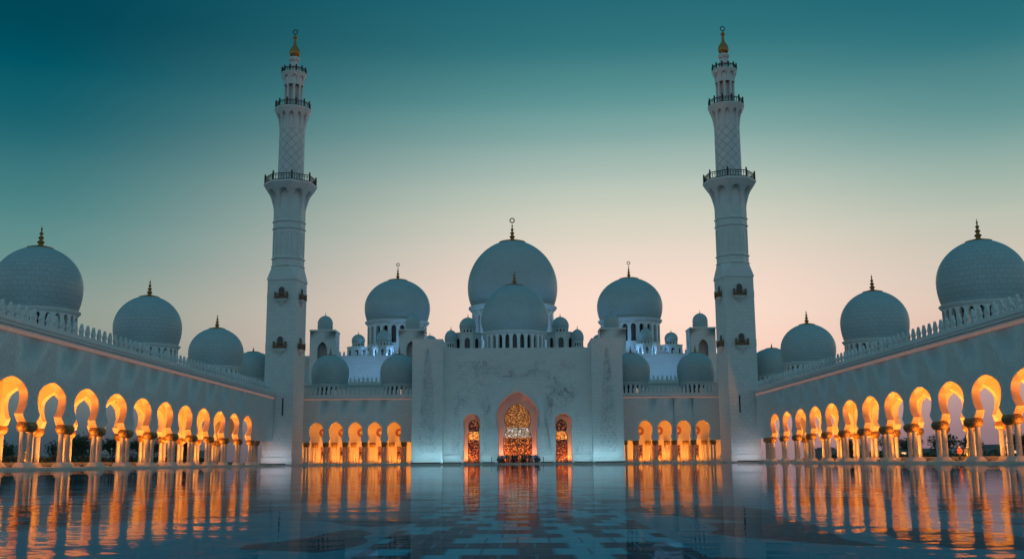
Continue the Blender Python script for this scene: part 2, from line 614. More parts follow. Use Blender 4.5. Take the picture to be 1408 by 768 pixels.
def merlon_outline(w, h):
    half = [(0.5, 0), (0.5, 0.1), (0.3, 0.16), (0.28, 0.26), (0.42, 0.38), (0.43, 0.5), (0.33, 0.62), (0.2, 0.7), (0.22, 0.77), (0.1, 0.88), (0.0, 1.0)]
    return [(x * w, z * h) for x, z in half] + [(-x * w, z * h) for x, z in reversed(half[:-1])]

def finial_profile(h, r):
    q = [(1.0, 0), (1.0, .03), (.62, .06), (.5, .12), (.78, .17), (.85, .2), (.7, .245), (.4, .28), (.36, .33), (.62, .38), (.66, .41), (.5, .45), (.28, .48),
         (.26, .54), (.45, .585), (.48, .61), (.34, .65), (.18, .68), (.15, .76), (.26, .8), (.2, .84), (.08, .88), (.05, .97), (0, 1.0)]
    return [(r * a, h * b) for a, b in q]
def dome_profile(r, zr, zm, zt, rr=0.9, n=20, p=1.0):
    P = []
    th = math.acos(rr)
    for k in range(5):
        a = -th * (1 - k / 5)
        P.append((r * cos(a), zm + (zm - zr) / sin(th) * sin(a)))
    for k in range(n + 1):
        a = pi / 2 * k / n
        P.append((r * max(0.0, cos(a)) ** p, zm + (zt - zm) * (0.97 * sin(a) + 0.03 * (a / (pi / 2)) ** 3)))
    P[-1] = (0.0, zt)
    return P
def make_dome(parent, x, y, r, zr, zm, zt, zbase, nwin, fin_h, fin_r, seg=48, crescent=False, drum_r=None, win=(0.55, 0.2, 0.62), mat=None, lit=0, wall=0.45, collar=True, taper=True):
    """dome part > ring moulding, drum (real arched openings), core, collar, finial"""
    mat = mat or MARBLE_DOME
    m = MB()
    m.lathe(dome_profile(r, zr, zm, zt), seg, uvr=r)
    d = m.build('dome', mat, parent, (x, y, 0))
    dr = drum_r or r * 0.92
    hb = zr - zbase
    mr = MB()
    t = 0.035 * r
    mr.lathe([(dr - 0.02, zr - 2.6 * t), (r * 0.93, zr - 2.2 * t), (r * 0.955, zr - 1.4 * t), (r * 0.955, zr - 0.8 * t), (r * 0.98, zr - 0.6 * t), (r * 0.98, zr + 0.15 * t), (r * 0.89, zr + 0.5 * t)], seg)
    mr.build('ring_moulding', MARBLE_PLAIN, d)
    if nwin:
        md = MB()
        circ = 2 * pi * dr
        s = circ / nwin
        def mp(u, dd, z):
            a = u / dr
            q = dr - dd
            return (q * cos(a), q * sin(a), z)
        for k in range(nwin):
            z0, zs, za = zbase + hb * win[1], zbase + hb * win[2], zbase + hb * min(0.86, win[2] + 0.22)
            arch_bay(md, mp, s * k, s * (k + 1), round_arch(s * win[0] / 2, z0, zs, za, 4), zr - 2.0 * t, 0, wall, smooth_in=False)
            for a, b in ((0, 0.5), (0.5, 1.0)):
                q = [(s * (k + a), zbase), (s * (k + b), zbase), (s * (k + b), z0), (s * (k + a), z0)]
                md.face([mp(u, 0, z) for u, z in q], q)
        md.build('drum', MARBLE_PLAIN, d)
        mc = MB()
        mc.lathe([(dr - wall - 0.35, zbase), (dr - wall - 0.35, zr - 2.3 * t)], 24)
        mc.build('drum_glazing', DARKGLASS, d)
        if lit:
            ml = MB()
            for k in random.sample(range(nwin), lit):
                a = (k + 0.5) * s / dr
                q = dr - wall - 0.33
                for sa in (-1,):
                    a0, a1 = a - s * win[0] * 0.3 / dr, a + s * win[0] * 0.3 / dr
                    z0, z1 = zbase + hb * 0.22, zbase + hb * 0.6
                    ml.face([(q * cos(a0), q * sin(a0), z0), (q * cos(a1), q * sin(a1), z0), (q * cos(a1), q * sin(a1), z1), (q * cos(a0), q * sin(a0), z1)])
            ml.build('lit_pane', LITWIN, d)
    else:
        MB().lathe([(dr, zbase), (dr, zr - 2 * t)], seg).build('drum', MARBLE_PLAIN, d)
    if collar:
        cr = r * 0.29
        zc = zt - (zt - zm) * 0.048
        MB().lathe([(cr, zc - 0.05 * r * .3), (cr * 1.03, zc + 0.012 * r), (cr * 0.8, zc + 0.03 * r), (fin_r * 1.2, zt + 0.012 * r), (0, zt + 0.014 * r)], 28).build('collar', GOLD, d)
    fz = zt
    f = MB()
    f.lathe([(a, b + fz) for a, b in finial_profile(fin_h, fin_r)], 14)
    if crescent:
        f.torus((0, 0, fz + fin_h + fin_r * 0.66), fin_r * 0.66, fin_r * 0.17)
    f.build('finial', GOLD, d)
    return d

AX = 0.95            # building axis
ZP = 0.24            # plinth level

# ================================================================== ground, pool
def struct(o):
    o['kind'] = 'structure'
    return o
g = MB()
for x0, x1, y0, y1 in ((-4000, -44.6, -600, 6000), (45.4, 4000, -600, 6000), (-44.6, 45.4, 201, 6000), (-44.6, 45.4, -600, -40)):
    g.face([(x0, y0, 0.2), (x1, y0, 0.2), (x1, y1, 0.2), (x0, y1, 0.2)])
struct(g.build('ground', ground_mat()))
f = MB()
f.face([(-45.3, -40, -0.16), (46.1, -40, -0.16), (46.1, 203, -0.16), (-45.3, 203, -0.16)])
struct(f.build('pool_floor', pool_floor_mat()))
w = MB()
w.face([(-44.9, -40, 0.0), (45.7, -40, 0.0), (45.7, 202.5, 0.0), (-44.9, 202.5, 0.0)])
struct(w.build('pool_water', water_mat()))
k = MB()
k.box(-40.2, 40.0, 198.2, 232, -0.2, ZP - 0.02)
struct(k.build('terrace_paving', PLINTH))

# ================================================================== column pairs
def rrect(cx, cy, hx, hy, r, z, n=4):
    r = min(r, hx, hy)
    pts = []
    for sx, sy, a0 in ((1, 1, 0), (-1, 1, pi / 2), (-1, -1, pi), (1, -1, 3 * pi / 2)):
        for k in range(n + 1):
            a = a0 + pi / 2 * k / n
            pts.append((cx + sx * (hx - r) + r * cos(a), cy + sy * (hy - r) + r * sin(a), z))
    return pts
ZC0, ZC1, ZAP = 3.52, 4.45, 8.5     # capital bottom, capital top, arch apex
def column_pair(parent, lx, ly, half, rad, chx, chy, name='column', single=False):
    """shafts > capital, base; pair spread along local y by +-half"""
    m = MB()
    for s in ((0,) if single else (-1, 1)):
        m.lathe([(rad, ZP + 0.4), (rad * 1.02, 1.2), (rad * 0.96, ZC0 + 0.05)], 14, 0, s * half)
    o = m.build(name, SHAFT, parent, (lx, ly, 0))
    c = MB()
    prof = [(0.56, 0.0), (0.62, 0.03), (0.78, 0.12), (0.96, 0.32), (1.06, 0.55), (1.04, 0.74), (0.94, 0.88), (0.84, 0.94), (0.84, 1.0)]
    c.loft([rrect(0, 0, chx * a, chy * (1 - (1 - a) * 0.6), chx * a * 0.8, ZC0 + (ZC1 - ZC0) * b) for a, b in prof])
    c.build('capital', CAPITAL, o)
    b = MB()
    q = [(1.25, 0.0), (1.25, 0.1), (1.05, 0.14), (1.0, 0.22), (0.8, 0.34), (0.68, 0.46)]
    b.loft([rrect(0, 0, chx * a * 0.85, (half + rad * 1.5 * a) if not single else chy * a * .85, chx * 0.3 * a, ZP + z) for a, z in q], smooth=False)
    b.build('base', PLINTH, o)
    return o

def uplight(parent, x, y, power, col, z=ZP, spot=radians(174), aim=(0, 0, 1)):
    m = MB()
    m.lathe([(0.16, z), (0.18, z + 0.05), (0.18, z + 0.16), (0.14, z + 0.18)], 12)
    o = m.build('uplight', LAMPBODY, parent, (x, y, 0))
    MB().lathe([(0.14, z + 0.17), (0.0, z + 0.171)], 12).build('lens', LAMPWARM, o)
    lamp('SPOT', 'uplight_lamp', (0, 0, z + 0.22), power, col, o, aim, spot=spot, blend=0.25, rad=0.45)
    return o

# ================================================================== long side arcades
def arcade(sg, X, first, step, nb, yend, label):
    """sg=-1 left, +1 right. local x grows away from the pool"""
    root = thing('arcade', label, 'arcade', (X, first, 0), 0, 'arcades along the pool')
    T = 0.75
    TR = 0.85                                    # rear wall
    D = 6.9                                     # front of the rear wall
    y0 = -step / 2
    y1 = step * (nb - 0.5)
    yE = yend - first
    HT = 13.15
    prof = horseshoe(ZC1, 3.22, 5.2, 2.42, 6.75, 3.2, ZAP)
    def front(u, d, z):
        return (sg * d, u, z)
    for dd in (0.0, D):
        m = MB()
        for k in range(nb):
            arch_bay(m, front, step * (k - 0.5), step * (k + 0.5), prof, HT, dd, dd + (T if dd == 0 else TR))
        # closing half bay by the minaret: flat lintel over a narrow gap
        te = dd + (T if dd == 0 else TR)
        m.box(min(sg * dd, sg * te), max(sg * dd, sg * te), y1, yE, ZC1, HT)
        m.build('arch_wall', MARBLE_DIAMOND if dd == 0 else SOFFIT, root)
    # rose lining of every front arch, its dimmer light put into the colour
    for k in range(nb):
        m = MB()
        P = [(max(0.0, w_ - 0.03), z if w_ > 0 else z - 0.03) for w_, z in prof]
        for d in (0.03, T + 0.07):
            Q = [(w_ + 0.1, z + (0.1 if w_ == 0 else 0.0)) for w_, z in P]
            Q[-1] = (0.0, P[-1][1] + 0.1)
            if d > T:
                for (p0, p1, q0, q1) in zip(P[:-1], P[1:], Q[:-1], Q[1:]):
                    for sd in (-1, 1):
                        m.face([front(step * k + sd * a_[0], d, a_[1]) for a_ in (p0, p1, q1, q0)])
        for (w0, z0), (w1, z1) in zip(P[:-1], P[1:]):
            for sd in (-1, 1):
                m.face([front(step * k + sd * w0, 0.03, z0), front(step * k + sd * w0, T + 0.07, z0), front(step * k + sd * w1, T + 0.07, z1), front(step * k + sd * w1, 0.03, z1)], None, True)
        m.build('shaded_arch_lining', LINING, root)
    # arches spanning from the front columns to the rear ones
    span = D - T
    tprof = horseshoe(ZC1, 2.7, 5.15, 2.45, 6.75, 2.85, 8.75)
    for k in range(nb + 1):
        m = MB()
        yy = step * (k - 0.5)
        arch_bay(m, lambda u, d, z: (sg * (T + u), yy + d, z), 0.002, span - 0.002, tprof, 9.5, -0.45, 0.45)
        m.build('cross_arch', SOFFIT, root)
    # plaster soffit and roof mass
    m = MB()
    a, b = sorted((sg * (T + 0.002), sg * (D - 0.002)))
    m.box(a, b, y0, yE, 9.5, HT - 0.01)
    m.build('soffit', SOFFIT, root)
    m = MB()
    a, b = sorted((sg * (D + TR + 0.002), sg * 10.8))
    m.box(a, b, y0, yE, 9.6, HT)
    a, b = sorted((sg * 0.35, sg * 10.8))
    m.box(a, b, y0, yE, HT, HT + 0.25)
    m.build('roof', MARBLE_PLAIN, root)
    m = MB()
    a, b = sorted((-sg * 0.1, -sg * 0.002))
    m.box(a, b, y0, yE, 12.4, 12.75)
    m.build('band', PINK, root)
    m = MB()
    for d0, za, zb in ((0.06, 12.75, 13.0), (0.22, 13.0, 13.3), (0.30, 13.3, 13.5), (0.12, 13.5, 13.72)):
        a, b = sorted((-sg * d0, sg * 0.33))
        m.box(a, b, y0, yE, za, zb)
    m.build('cornice', MARBLE_PLAIN, root)
    m = MB()
    a, b = sorted((-sg * 0.85, sg * (D + T + 1.2)))
    m.box(a, b, y0, yE, -0.2, ZP - 0.1)
    a, b = sorted((-sg * 0.75, sg * (D + T + 1.1)))
    m.box(a, b, y0 + 0.01, yE, ZP - 0.1, ZP)
    m.build('plinth', PLINTH, root)
    # end wall toward the viewer keeps the gallery closed off
    first_col = None
    for row, dd in enumerate((T / 2, D + T / 2)):
        for k in range(nb + 1):
            y = step * (k - 0.5)
            if first_col is None:
                first_col = column_pair(root, sg * dd, y, 0.8, 0.25, 0.62, 1.2)
            else:
                dup_part(first_col, root, (sg * dd, y, 0))
    for dd in (T / 2, D + T / 2):
        if yE - y1 > 3.2:
            dup_part(first_col, root, (sg * dd, y1 + 3.4, 0))
    mm = MB()
    mm.prism(merlon_outline(0.92, 1.4), 'x', -0.13, 0.13)
    mer = mm.build('merlon', MARBLE_PLAIN, root, (sg * 0.02, y0 + 0.8, 13.72))
    n = int((yE - y0 - 1.0) / 1.56)
    for k in range(1, n):
        dup_part(mer, root, (sg * 0.02, y0 + 0.8 + 1.56 * k, 13.72))
    # domes over the gallery
    for j, yd in enumerate((77.0, 111.0, 145.2, 179.0, 204.5)):
        if j == 0:
            continue
        make_dome(root, sg * (51.3 - abs(X)), yd - first, 4.65 if j < 4 else 4.2, 16.8, 19.4, 24.0 - 0.25 * (j > 2) - 1.5 * (j > 3), 13.3, 26, 2.4 if j < 4 else 1.0, 0.46 if j < 4 else 0.25, 44, drum_r=4.25, win=(0.6, 0.3, 0.68), lit=4 if j < 3 else 1)
    for k in range(nb):
        uplight(root, sg * 3.6, step * k, LP_ARC, WARM, spot=radians(160), aim=(sg * 0.28, 0, 1))
    return root

WARM = (1.0, 0.33, 0.04)
LP_ARC = 4500
arcade(-1, -45.2, 94.5 - 2 * 8.38, 8.38, 13, 197.0, 'long white arcade on the left side of the pool, lit orange inside')
arcade(1, 46.0, 92.3 - 2 * 8.275, 8.275, 14, 197.0, 'long white arcade on the right side of the pool, lit orange inside')

# ================================================================== wings beside the portal
def wing(xa, xb, centres, label):
    Y0, T, D = 207.0, 0.7, 5.2
    cx = (xa + xb) / 2
    sh = -0.95 if cx < 0 else 0.95
    root = thing('entrance_wing', label, 'building', (cx, Y0, 0), 0, 'wings beside the portal')
    def fr(u, d, z):
        return (u - cx, d, z)
    prof = horseshoe(ZC1, 1.40, 5.12, 1.05, 6.72, 1.41, ZAP - 0.1)
    st = 3.86
    HT = 13.15
    e0, e1 = centres[0] - st / 2, centres[-1] + st / 2
    m = MB()
    for c in centres:
        arch_bay(m, fr, c - st / 2, c + st / 2, prof, HT, 0, T)
    m.box(xa - cx, e0 - cx, 0, T, ZC1, HT)
    m.box(e1 - cx, xb - cx, 0, T, ZC1, HT)
    m.build('arch_wall', MARBLE, root)
    m = MB()
    m.box(xa - cx, xb - cx, D, D + 0.5, ZP, HT)
    m.build('inner_wall', SOFFIT, root)
    m = MB()
    m.box(xa - cx, xb - cx, T + 0.002, D - 0.002, 9.5, HT - 0.01)
    m.build('soffit', SOFFIT, root)
    m = MB()
    m.box(xa - cx, xb - cx, 0.4, 19, HT, HT + 0.3)
    m.build('roof', MARBLE_PLAIN, root)
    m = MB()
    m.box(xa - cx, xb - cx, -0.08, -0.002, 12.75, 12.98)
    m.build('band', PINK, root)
    m = MB()
    for d0, za, zb in ((0.05, 12.98, 13.2), (0.2, 13.2, 13.45), (0.1, 13.45, 13.72)):
        m.box(xa - cx, xb - cx, -d0, 0.36, za, zb)
    m.build('cornice', MARBLE_PLAIN, root)
    m = MB()
    m.box(xa - cx, xb - cx, -1.2, D + 0.2, -0.2, ZP)
    m.build('plinth', PLINTH, root)
    # front columns at piers, single columns against the inner wall
    col = None
    pos = [c - st / 2 for c in centres] + [e1]
    if e0 - xa > 2.0:
        pos.append(e0 - 2.2)
    if xb - e1 > 2.0:
        pos.append(e1 + 2.2)
    rows = [(p - cx, T / 2) for p in pos]
    for x, y in rows:
        if col is None:
            col = column_pair(root, x, y, 0.3, 0.19, 0.42, 0.62)
            col.rotation_euler = (0, 0, pi / 2)
        else:
            dup_part(col, root, (x, y, 0), pi / 2)
    for c in centres:
        dup_part(col, root, (c - cx + sh, D - 0.75, 0), pi / 2)
    # dark carved doors and roundels on the inner wall
    dd = rd = None
    for p in ([c + st / 2 for c in centres] if cx < 0 else [c - st / 2 for c in centres]):
        x = p - cx + sh
        if dd is None:
            q = MB()
            q.box(-0.8, 0.8, -0.09, -0.003, ZP, 3.45)
            dd = q.build('door', GLASS_D, root, (x, D, 0))
            fr_ = MB()
            fr_.box(-0.95, -0.8, -0.14, -0.003, ZP, 3.6)
            fr_.box(0.8, 0.95, -0.14, -0.003, ZP, 3.6)
            fr_.box(-0.8, 0.8, -0.14, -0.003, 3.45, 3.6)
            fr_.build('frame', WOODRAIL, dd)
            q = MB()
            q.lathe([(0.0, -0.02), (0.62, 0.0), (0.66, 0.05), (0.82, 0.06), (0.86, 0.0)], 24)
            rd = q.build('roundel', ROUND, root, (x + (-0.5 if cx < 0 else 0.5), D - 0.01, 6.45))
            rd.rotation_euler = (pi / 2, 0, 0)
        else:
            dup_part(dd, root, (x, D, 0))
            r2 = dup_part(rd, root, (x + (-0.5 if cx < 0 else 0.5), D - 0.01, 6.45))
            r2.rotation_euler = (pi / 2, 0, 0)
    mm = MB()
    mm.prism(merlon_outline(0.62, 1.35), 'y', -0.1, 0.1)
    n = int((xb - xa) / 0.82)
    first = None
    for k in range(n):
        loc = (xa - cx + 0.45 + 0.82 * k, 0.02, 13.72)
        if first is None:
            first = mm.build('merlon', MARBLE_PLAIN, root, loc)
        else:
            dup_part(first, root, loc)
    for c in centres:
        uplight(root, c - cx, 1.9, LP_WING, WARM, spot=radians(152), aim=(0, 0.35, 1))
    for x in (xa + 0.9, xb - 0.9):
        uplight(root, x - cx, 1.9, LP_WING * 0.4, WARM, spot=radians(152), aim=(0, 0.35, 1))
    return root
LP_WING = 1150
ROUND = plain('rose_stone_roundel', (0.42, 0.16, 0.07), 0.5, 0, 0.4, 2.0)
wl = wing(-44.6, -19.3, [-38.9, -35.05, -31.2, -27.35, -23.5], 'arched wing left of the portal with five glowing orange arches')
wr = wing(21.35, 44.4, [26.2, 30.05, 33.8, 37.55], 'arched wing right of the portal with four glowing orange arches')
for root, x in ((wl, -37.95), (wl, -23.6), (wr, 24.6), (wr, 38.05)):
    make_dome(root, x - root.location.x, 8.5, 3.9, 16.25, 19.0, 22.7, 13.4, 22, 1.7, 0.3, 40, drum_r=3.5, win=(0.55, 0.22, 0.66), lit=5)

# ================================================================== entrance portal
def leaves(mb, pts, y, smin, smax):
    for x, z in pts:
        a = random.uniform(0, 2 * pi)
        L = random.uniform(smin, smax)
        w_ = L * random.uniform(0.3, 0.5)
        ca, sa = cos(a), sin(a)
        q = [(L, 0), (L * 0.2, w_), (-L * 0.7, w_ * 0.5), (-L * 0.7, -w_ * 0.5), (L * 0.2, -w_)]
        mb.face([(x + p * ca - r * sa, y, z + p * sa + r * ca) for p, r in q])

def portal():
    Y0 = 203.0
    root = thing('entrance_portal', 'tall white entrance block with pointed central doorway at the head of the pool', 'building', (AX, Y0, 0))
    HT = 22.5
    DP = 3.0
    def fr(u, d, z):
        return (u, d, z)
    mainp = [(3.72, ZP), (3.72, 3.0), (3.78, 6.4)] + horseshoe(6.6, 3.8, 7.0, 3.82, 9.3, 4.05, 14.0, c=0.6)
    sidep = [(1.55, ZP), (1.55, 5.4)] + horseshoe(5.6, 1.52, 6.25, 1.44, 8.2, 1.64, 9.75)
    m = MB()
    x_l = [-15.0, -10.9, -6.9, -5.2, 5.2, 6.9, 10.9, 15.0]
    m.box(-14.6, -10.9, 0, DP, ZP, HT)
    arch_bay(m, fr, -10.9, -6.9, sidep, HT, 0, DP)
    m.box(-6.9, -5.2, 0, DP, ZP, HT)
    arch_bay(m, fr, -5.2, 5.2, mainp, HT, 0, DP)
    m.box(5.2, 6.9, 0, DP, ZP, HT)
    arch_bay(m, fr, 6.9, 10.9, sidep, HT, 0, DP)
    m.box(10.9, 14.6, 0, DP, ZP, HT)
    m.build('wall', MARBLE, root)
    m = MB()
    m.box(-14.6, 14.6, DP + 0.8, 34, ZP, HT - 0.4)
    m.build('main_block', MARBLE, root)
    # rose marble lining of the three recesses
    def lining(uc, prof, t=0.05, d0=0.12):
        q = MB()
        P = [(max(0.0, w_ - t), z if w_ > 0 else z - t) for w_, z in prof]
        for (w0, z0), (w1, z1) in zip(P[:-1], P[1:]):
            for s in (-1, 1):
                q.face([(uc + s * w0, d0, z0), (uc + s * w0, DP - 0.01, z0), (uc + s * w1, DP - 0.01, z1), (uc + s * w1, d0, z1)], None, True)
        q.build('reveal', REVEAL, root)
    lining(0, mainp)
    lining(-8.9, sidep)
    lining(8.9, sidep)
    # back walls of the recesses around the screens
    scr = [(2.85, ZP + 0.05), (2.85, 4.9), (2.6, 6.0)] + horseshoe(6.2, 2.5, 6.75, 2.12, 8.6, 2.62, 11.9, c=0.5)
    ssc = [(1.18, ZP + 0.25), (1.18, 5.2), (1.15, 5.8)] + horseshoe(5.9, 1.12, 6.3, 0.88, 7.3, 1.1, 8.7, c=0.2)
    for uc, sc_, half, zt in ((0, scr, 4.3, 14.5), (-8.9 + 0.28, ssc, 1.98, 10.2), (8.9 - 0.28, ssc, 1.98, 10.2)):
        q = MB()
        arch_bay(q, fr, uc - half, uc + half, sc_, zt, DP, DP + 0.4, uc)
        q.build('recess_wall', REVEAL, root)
        fr_ = MB()
        for (w0, z0), (w1, z1) in zip(sc_[:-1], sc_[1:]):
            for s in (-1, 1):
                a0, a1 = uc + s * w0, uc + s * w1
                b0, b1 = uc + s * max(0, w0 - 0.12), uc + s * max(0, w1 - 0.12)
                fr_.face([(a0, DP + 0.1, z0), (a1, DP + 0.1, z1), (b1, DP + 0.1, z1 - (0.12 if w1 == 0 else 0)), (b0, DP + 0.1, z0)])
        big = half > 3
        top = [p for p in sc_ if p[1] > (6.9 if big else 6.2)]
        zc_ = top[0][1]
        panel = MB()
        arch_fill(panel, uc, DP + 0.2, top)
        scr_o = panel.build('glass_screen', GLASS_A if big else GLASS_D, root)
        fr_.build('frame', BRONZE, scr_o)
        z0b, z1b = (5.15, 6.9) if big else (4.75, 6.2)
        band = [p for p in sc_ if z0b < p[1] < z1b]
        bottom_w = sc_[1][0]
        band = [(bottom_w, z0b)] + band + [(top[0][0], zc_)]
        L = [(uc - a, z) for a, z in band] + [(uc + a, z) for a, z in reversed(band)]
        bm_ = MB()
        bm_.prism(L, 'y', DP + 0.16, DP + 0.24)
        bm_.build('glass_band', GLASS_W if big else GLASS_O, scr_o)
        nd = 4 if big else 2
        wd = 2 * bottom_w / nd
        for k in range(nd):
            dm = MB()
            dm.box(uc - bottom_w + wd * k + 0.04, uc - bottom_w + wd * (k + 1) - 0.04, DP + 0.17, DP + 0.25, ZP + 0.02, z0b - 0.03)
            leaf = dm.build('door', GLASS_B if big else GLASS_D, root)
            fm = MB()
            x0, x1 = uc - bottom_w + wd * k, uc - bottom_w + wd * (k + 1)
            fm.box(x0, x0 + 0.06, DP + 0.12, DP + 0.26, ZP, z0b)
            fm.box(x1 - 0.06, x1 - 0.002, DP + 0.12, DP + 0.26, ZP, z0b)
            fm.build('door_frame', BRONZE, leaf)
    # raised archivolt and imposts round the central arch
    a = MB()
    outer = [(5.0, 6.95)] + [(5.25 * cos(t) ** 0.9, 9.4 + 6.6 * sin(t)) if t > 0 else (5.25, 9.4) for t in [pi / 2 * k / 12 for k in range(13)]]
    outer[-1] = (0, 16.1)
    inner = [(4.25, 6.95)] + [(4.35 * cos(t) ** 0.9, 9.4 + 4.9 * sin(t)) if t > 0 else (4.35, 9.4) for t in [pi / 2 * k / 12 for k in range(13)]]
    inner[-1] = (0, 14.5)
    for s in (-1, 1):
        for (o0, o1, i0, i1) in zip(outer[:-1], outer[1:], inner[:-1], inner[1:]):
            q = [(s * o0[0], o0[1]), (s * o1[0], o1[1]), (s * i1[0], i1[1]), (s * i0[0], i0[1])]
            a.face([(x, -0.22, z) for x, z in q])
            a.face([(s * o0[0], -0.22, o0[1]), (s * o1[0], -0.22, o1[1]), (s * o1[0], 0, o1[1]), (s * o0[0], 0, o0[1])])
            a.face([(s * i0[0], -0.22, i0[1]), (s * i1[0], -0.22, i1[1]), (s * i1[0], 0, i1[1]), (s * i0[0], 0, i0[1])])
    a.build('archivolt', MARBLE_PLAIN, root)
    for s in (-1, 1):
        q = MB()
        x0, x1 = sorted((s * 3.85, s * 5.4))
        q.box(x0, x1, -0.45, -0.003, 6.6, 6.95)
        q.build('impost', MARBLE_PLAIN, root)
    # pylons
    py = MB()
    for side in (-1, 1):
        q = MB()
        x0, x1 = sorted((side * 14.45, side * 20.4))
        q.box(x0, x1, -2.0, 9.0, ZP, 23.6)
        xs = side * 20.4
        q.box(x0, x1, -1.9, 9.0, 23.6, 24.1)
        p = q.build('pylon', MARBLE, root)
        lf = MB()
        pts = []
        xc = side * 17.4
        while len(pts) < 900:
            z = random.uniform(2.3, 22.2)
            t = (z - 2.3) / 19.9
            hw = 1.75 * (1 - t) ** 0.55 * (1 if t > 0.03 else 0.8)
            if random.random() < (1 - t) ** 0.4 * 0.95 + 0.1:
                pts.append((xc + random.uniform(-hw, hw), z))
        leaves(lf, pts, -2.012, 0.09, 0.2)
        lf.build('floral_inlay', PALEINLAY, p)
        q = MB()
        q.box(x0 - 0.1, x1 + 0.1, -2.25, -2.002, ZP, 0.95)
        q.build('skirting', MARBLE_PLAIN, p)
    # floral inlay spreading over the main wall
    lf = MB()
    pts = []
    tend = []
    for s in (-1, 1):
        for k in range(26):
            x, z = s * random.uniform(0.5, 11.5), random.uniform(10.5, 19.6)
            ang = random.uniform(0, 2 * pi)
            turn = random.choice((-1, 1)) * random.uniform(0.02, 0.12)
            for i in range(90):
                ang += turn + random.gauss(0, 0.12)
                x += 0.11 * cos(ang)
                z += 0.09 * sin(ang)
                xx, zz = x + random.gauss(0, 0.22), z + random.gauss(0, 0.2)
                arch = 16.6 - 0.12 * abs(xx) ** 2
                if abs(xx) < 12.4 and 9.5 < zz < 20.4 - 0.05 * abs(xx) and not (abs(xx) < 5.5 and zz < 16.7):
                    pts.append((xx, zz))
        for k in range(22):                                           # vertical stems either side of the doors
            x, z = s * random.choice((random.uniform(5.3, 6.7), random.uniform(11.2, 12.6))), 2.2
            ang = pi / 2
            while z < 13:
                ang += random.uniform(-0.3, 0.3) + (pi / 2 - ang) * 0.06
                x += 0.12 * cos(ang)
                z += 0.16 * sin(ang)
                if 5.3 < abs(x) < 6.9 or 11.0 < abs(x) < 12.8:
                    if random.random() < 0.85:
                        pts.append((x + random.uniform(-.12, .12), z))
    leaves(lf, pts, -0.012, 0.06, 0.17)
    lf.build('floral_inlay', PALEINLAY, root)
    for x0, x1 in ((-14.4, -10.6), (-7.2, -3.9), (3.9, 7.2), (10.6, 14.4)):
        q = MB()
        q.box(x0, x1, -0.25, -0.002, ZP, 1.7)
        q.box(x0, x1, -0.32, -0.002, 1.7, 1.82)
        q.build('skirting', MARBLE_PLAIN, root)
    # dome and turrets over the entrance
    make_dome(root, -0.45, 19.0, 7.25, 27.6, 30.6, 38.4, 22.2, 26, 3.1, 0.6, 56, drum_r=6.6, win=(0.6, 0.25, 0.66), lit=3, wall=0.6)
    for s in (-1, 1):
        for dx, r_, zt, zbody, zr, bw_ in ((10.4, 1.95, 32.6, 28.8, 29.3, 3.3), (14.1, 1.42, 29.5, 22.3, 26.4, 0)):
            t = make_dome(root, s * dx - 0.6, 29.0 if bw_ else 27, r_, zr + (0.3 if not bw_ else 0.5), zr + 1.2, zt, zbody if bw_ else zr - 1.1, 14, 0.9, 0.16, 28, win=(0.6, 0.2, 0.6), collar=False, wall=0.25)
            q = MB()
            rb = bw_ or 1.35
            if bw_:
                def mp8(u, d, z):
                    R8 = rb - d
                    k = int(u // 1.0) % 8
                    f_ = u - math.floor(u)
                    a0, a1 = pi / 8 + k * pi / 4, pi / 8 + (k + 1) * pi / 4
                    return (R8 * (cos(a0) * (1 - f_) + cos(a1) * f_), R8 * (sin(a0) * (1 - f_) + sin(a1) * f_), z)
                for k in range(8):
                    pr = round_arch(0.24, 22.6, 26.9, 27.6, 4)
                    for d in (0.0, 0.3):
                        pass
                    kk = k + 1e-6
                    # wall panel with an arched opening
                    arch_bay(q, lambda u, d, z, k=k: mp8(min(max(u, k + 1e-6), k + 1 - 1e-6), d, z), k, k + 1, pr, zbody, 0, 0.3, smooth_in=False)
                q.lathe([(rb + 0.15, zbody - 0.1), (rb + 0.15, zbody + 0.1), (r_ * 0.9, zbody + 0.12)], 8, a0=pi / 8, smooth=False)
                q.build('turret_body', MARBLE_PLAIN, t)
                MB().lathe([(rb - 0.5, 22.2), (rb - 0.5, zbody - .2)], 8, a0=pi / 8).build('glazing', DARKGLASS, t)
            else:
                q.lathe([(rb, 22.1), (rb, zr - 1.0), (rb + 0.1, zr - 0.95), (rb + .1, zr - 0.85)], 16)
                q.build('turret_body', MARBLE_PLAIN, t)
    # the three recesses hold warm lamps behind the jambs
    for x, p_, n_ in ((-2.9, 900, 0), (2.9, 900, 0), (-8.9, 1000, 1), (8.9, 1000, 1)):
        uplight(root, x, 1.5, p_ * (1 if n_ == 0 else 1), (1.0, 0.36, 0.2) if n_ == 0 else (1.0, 0.36, 0.1))
    return root
port = portal()

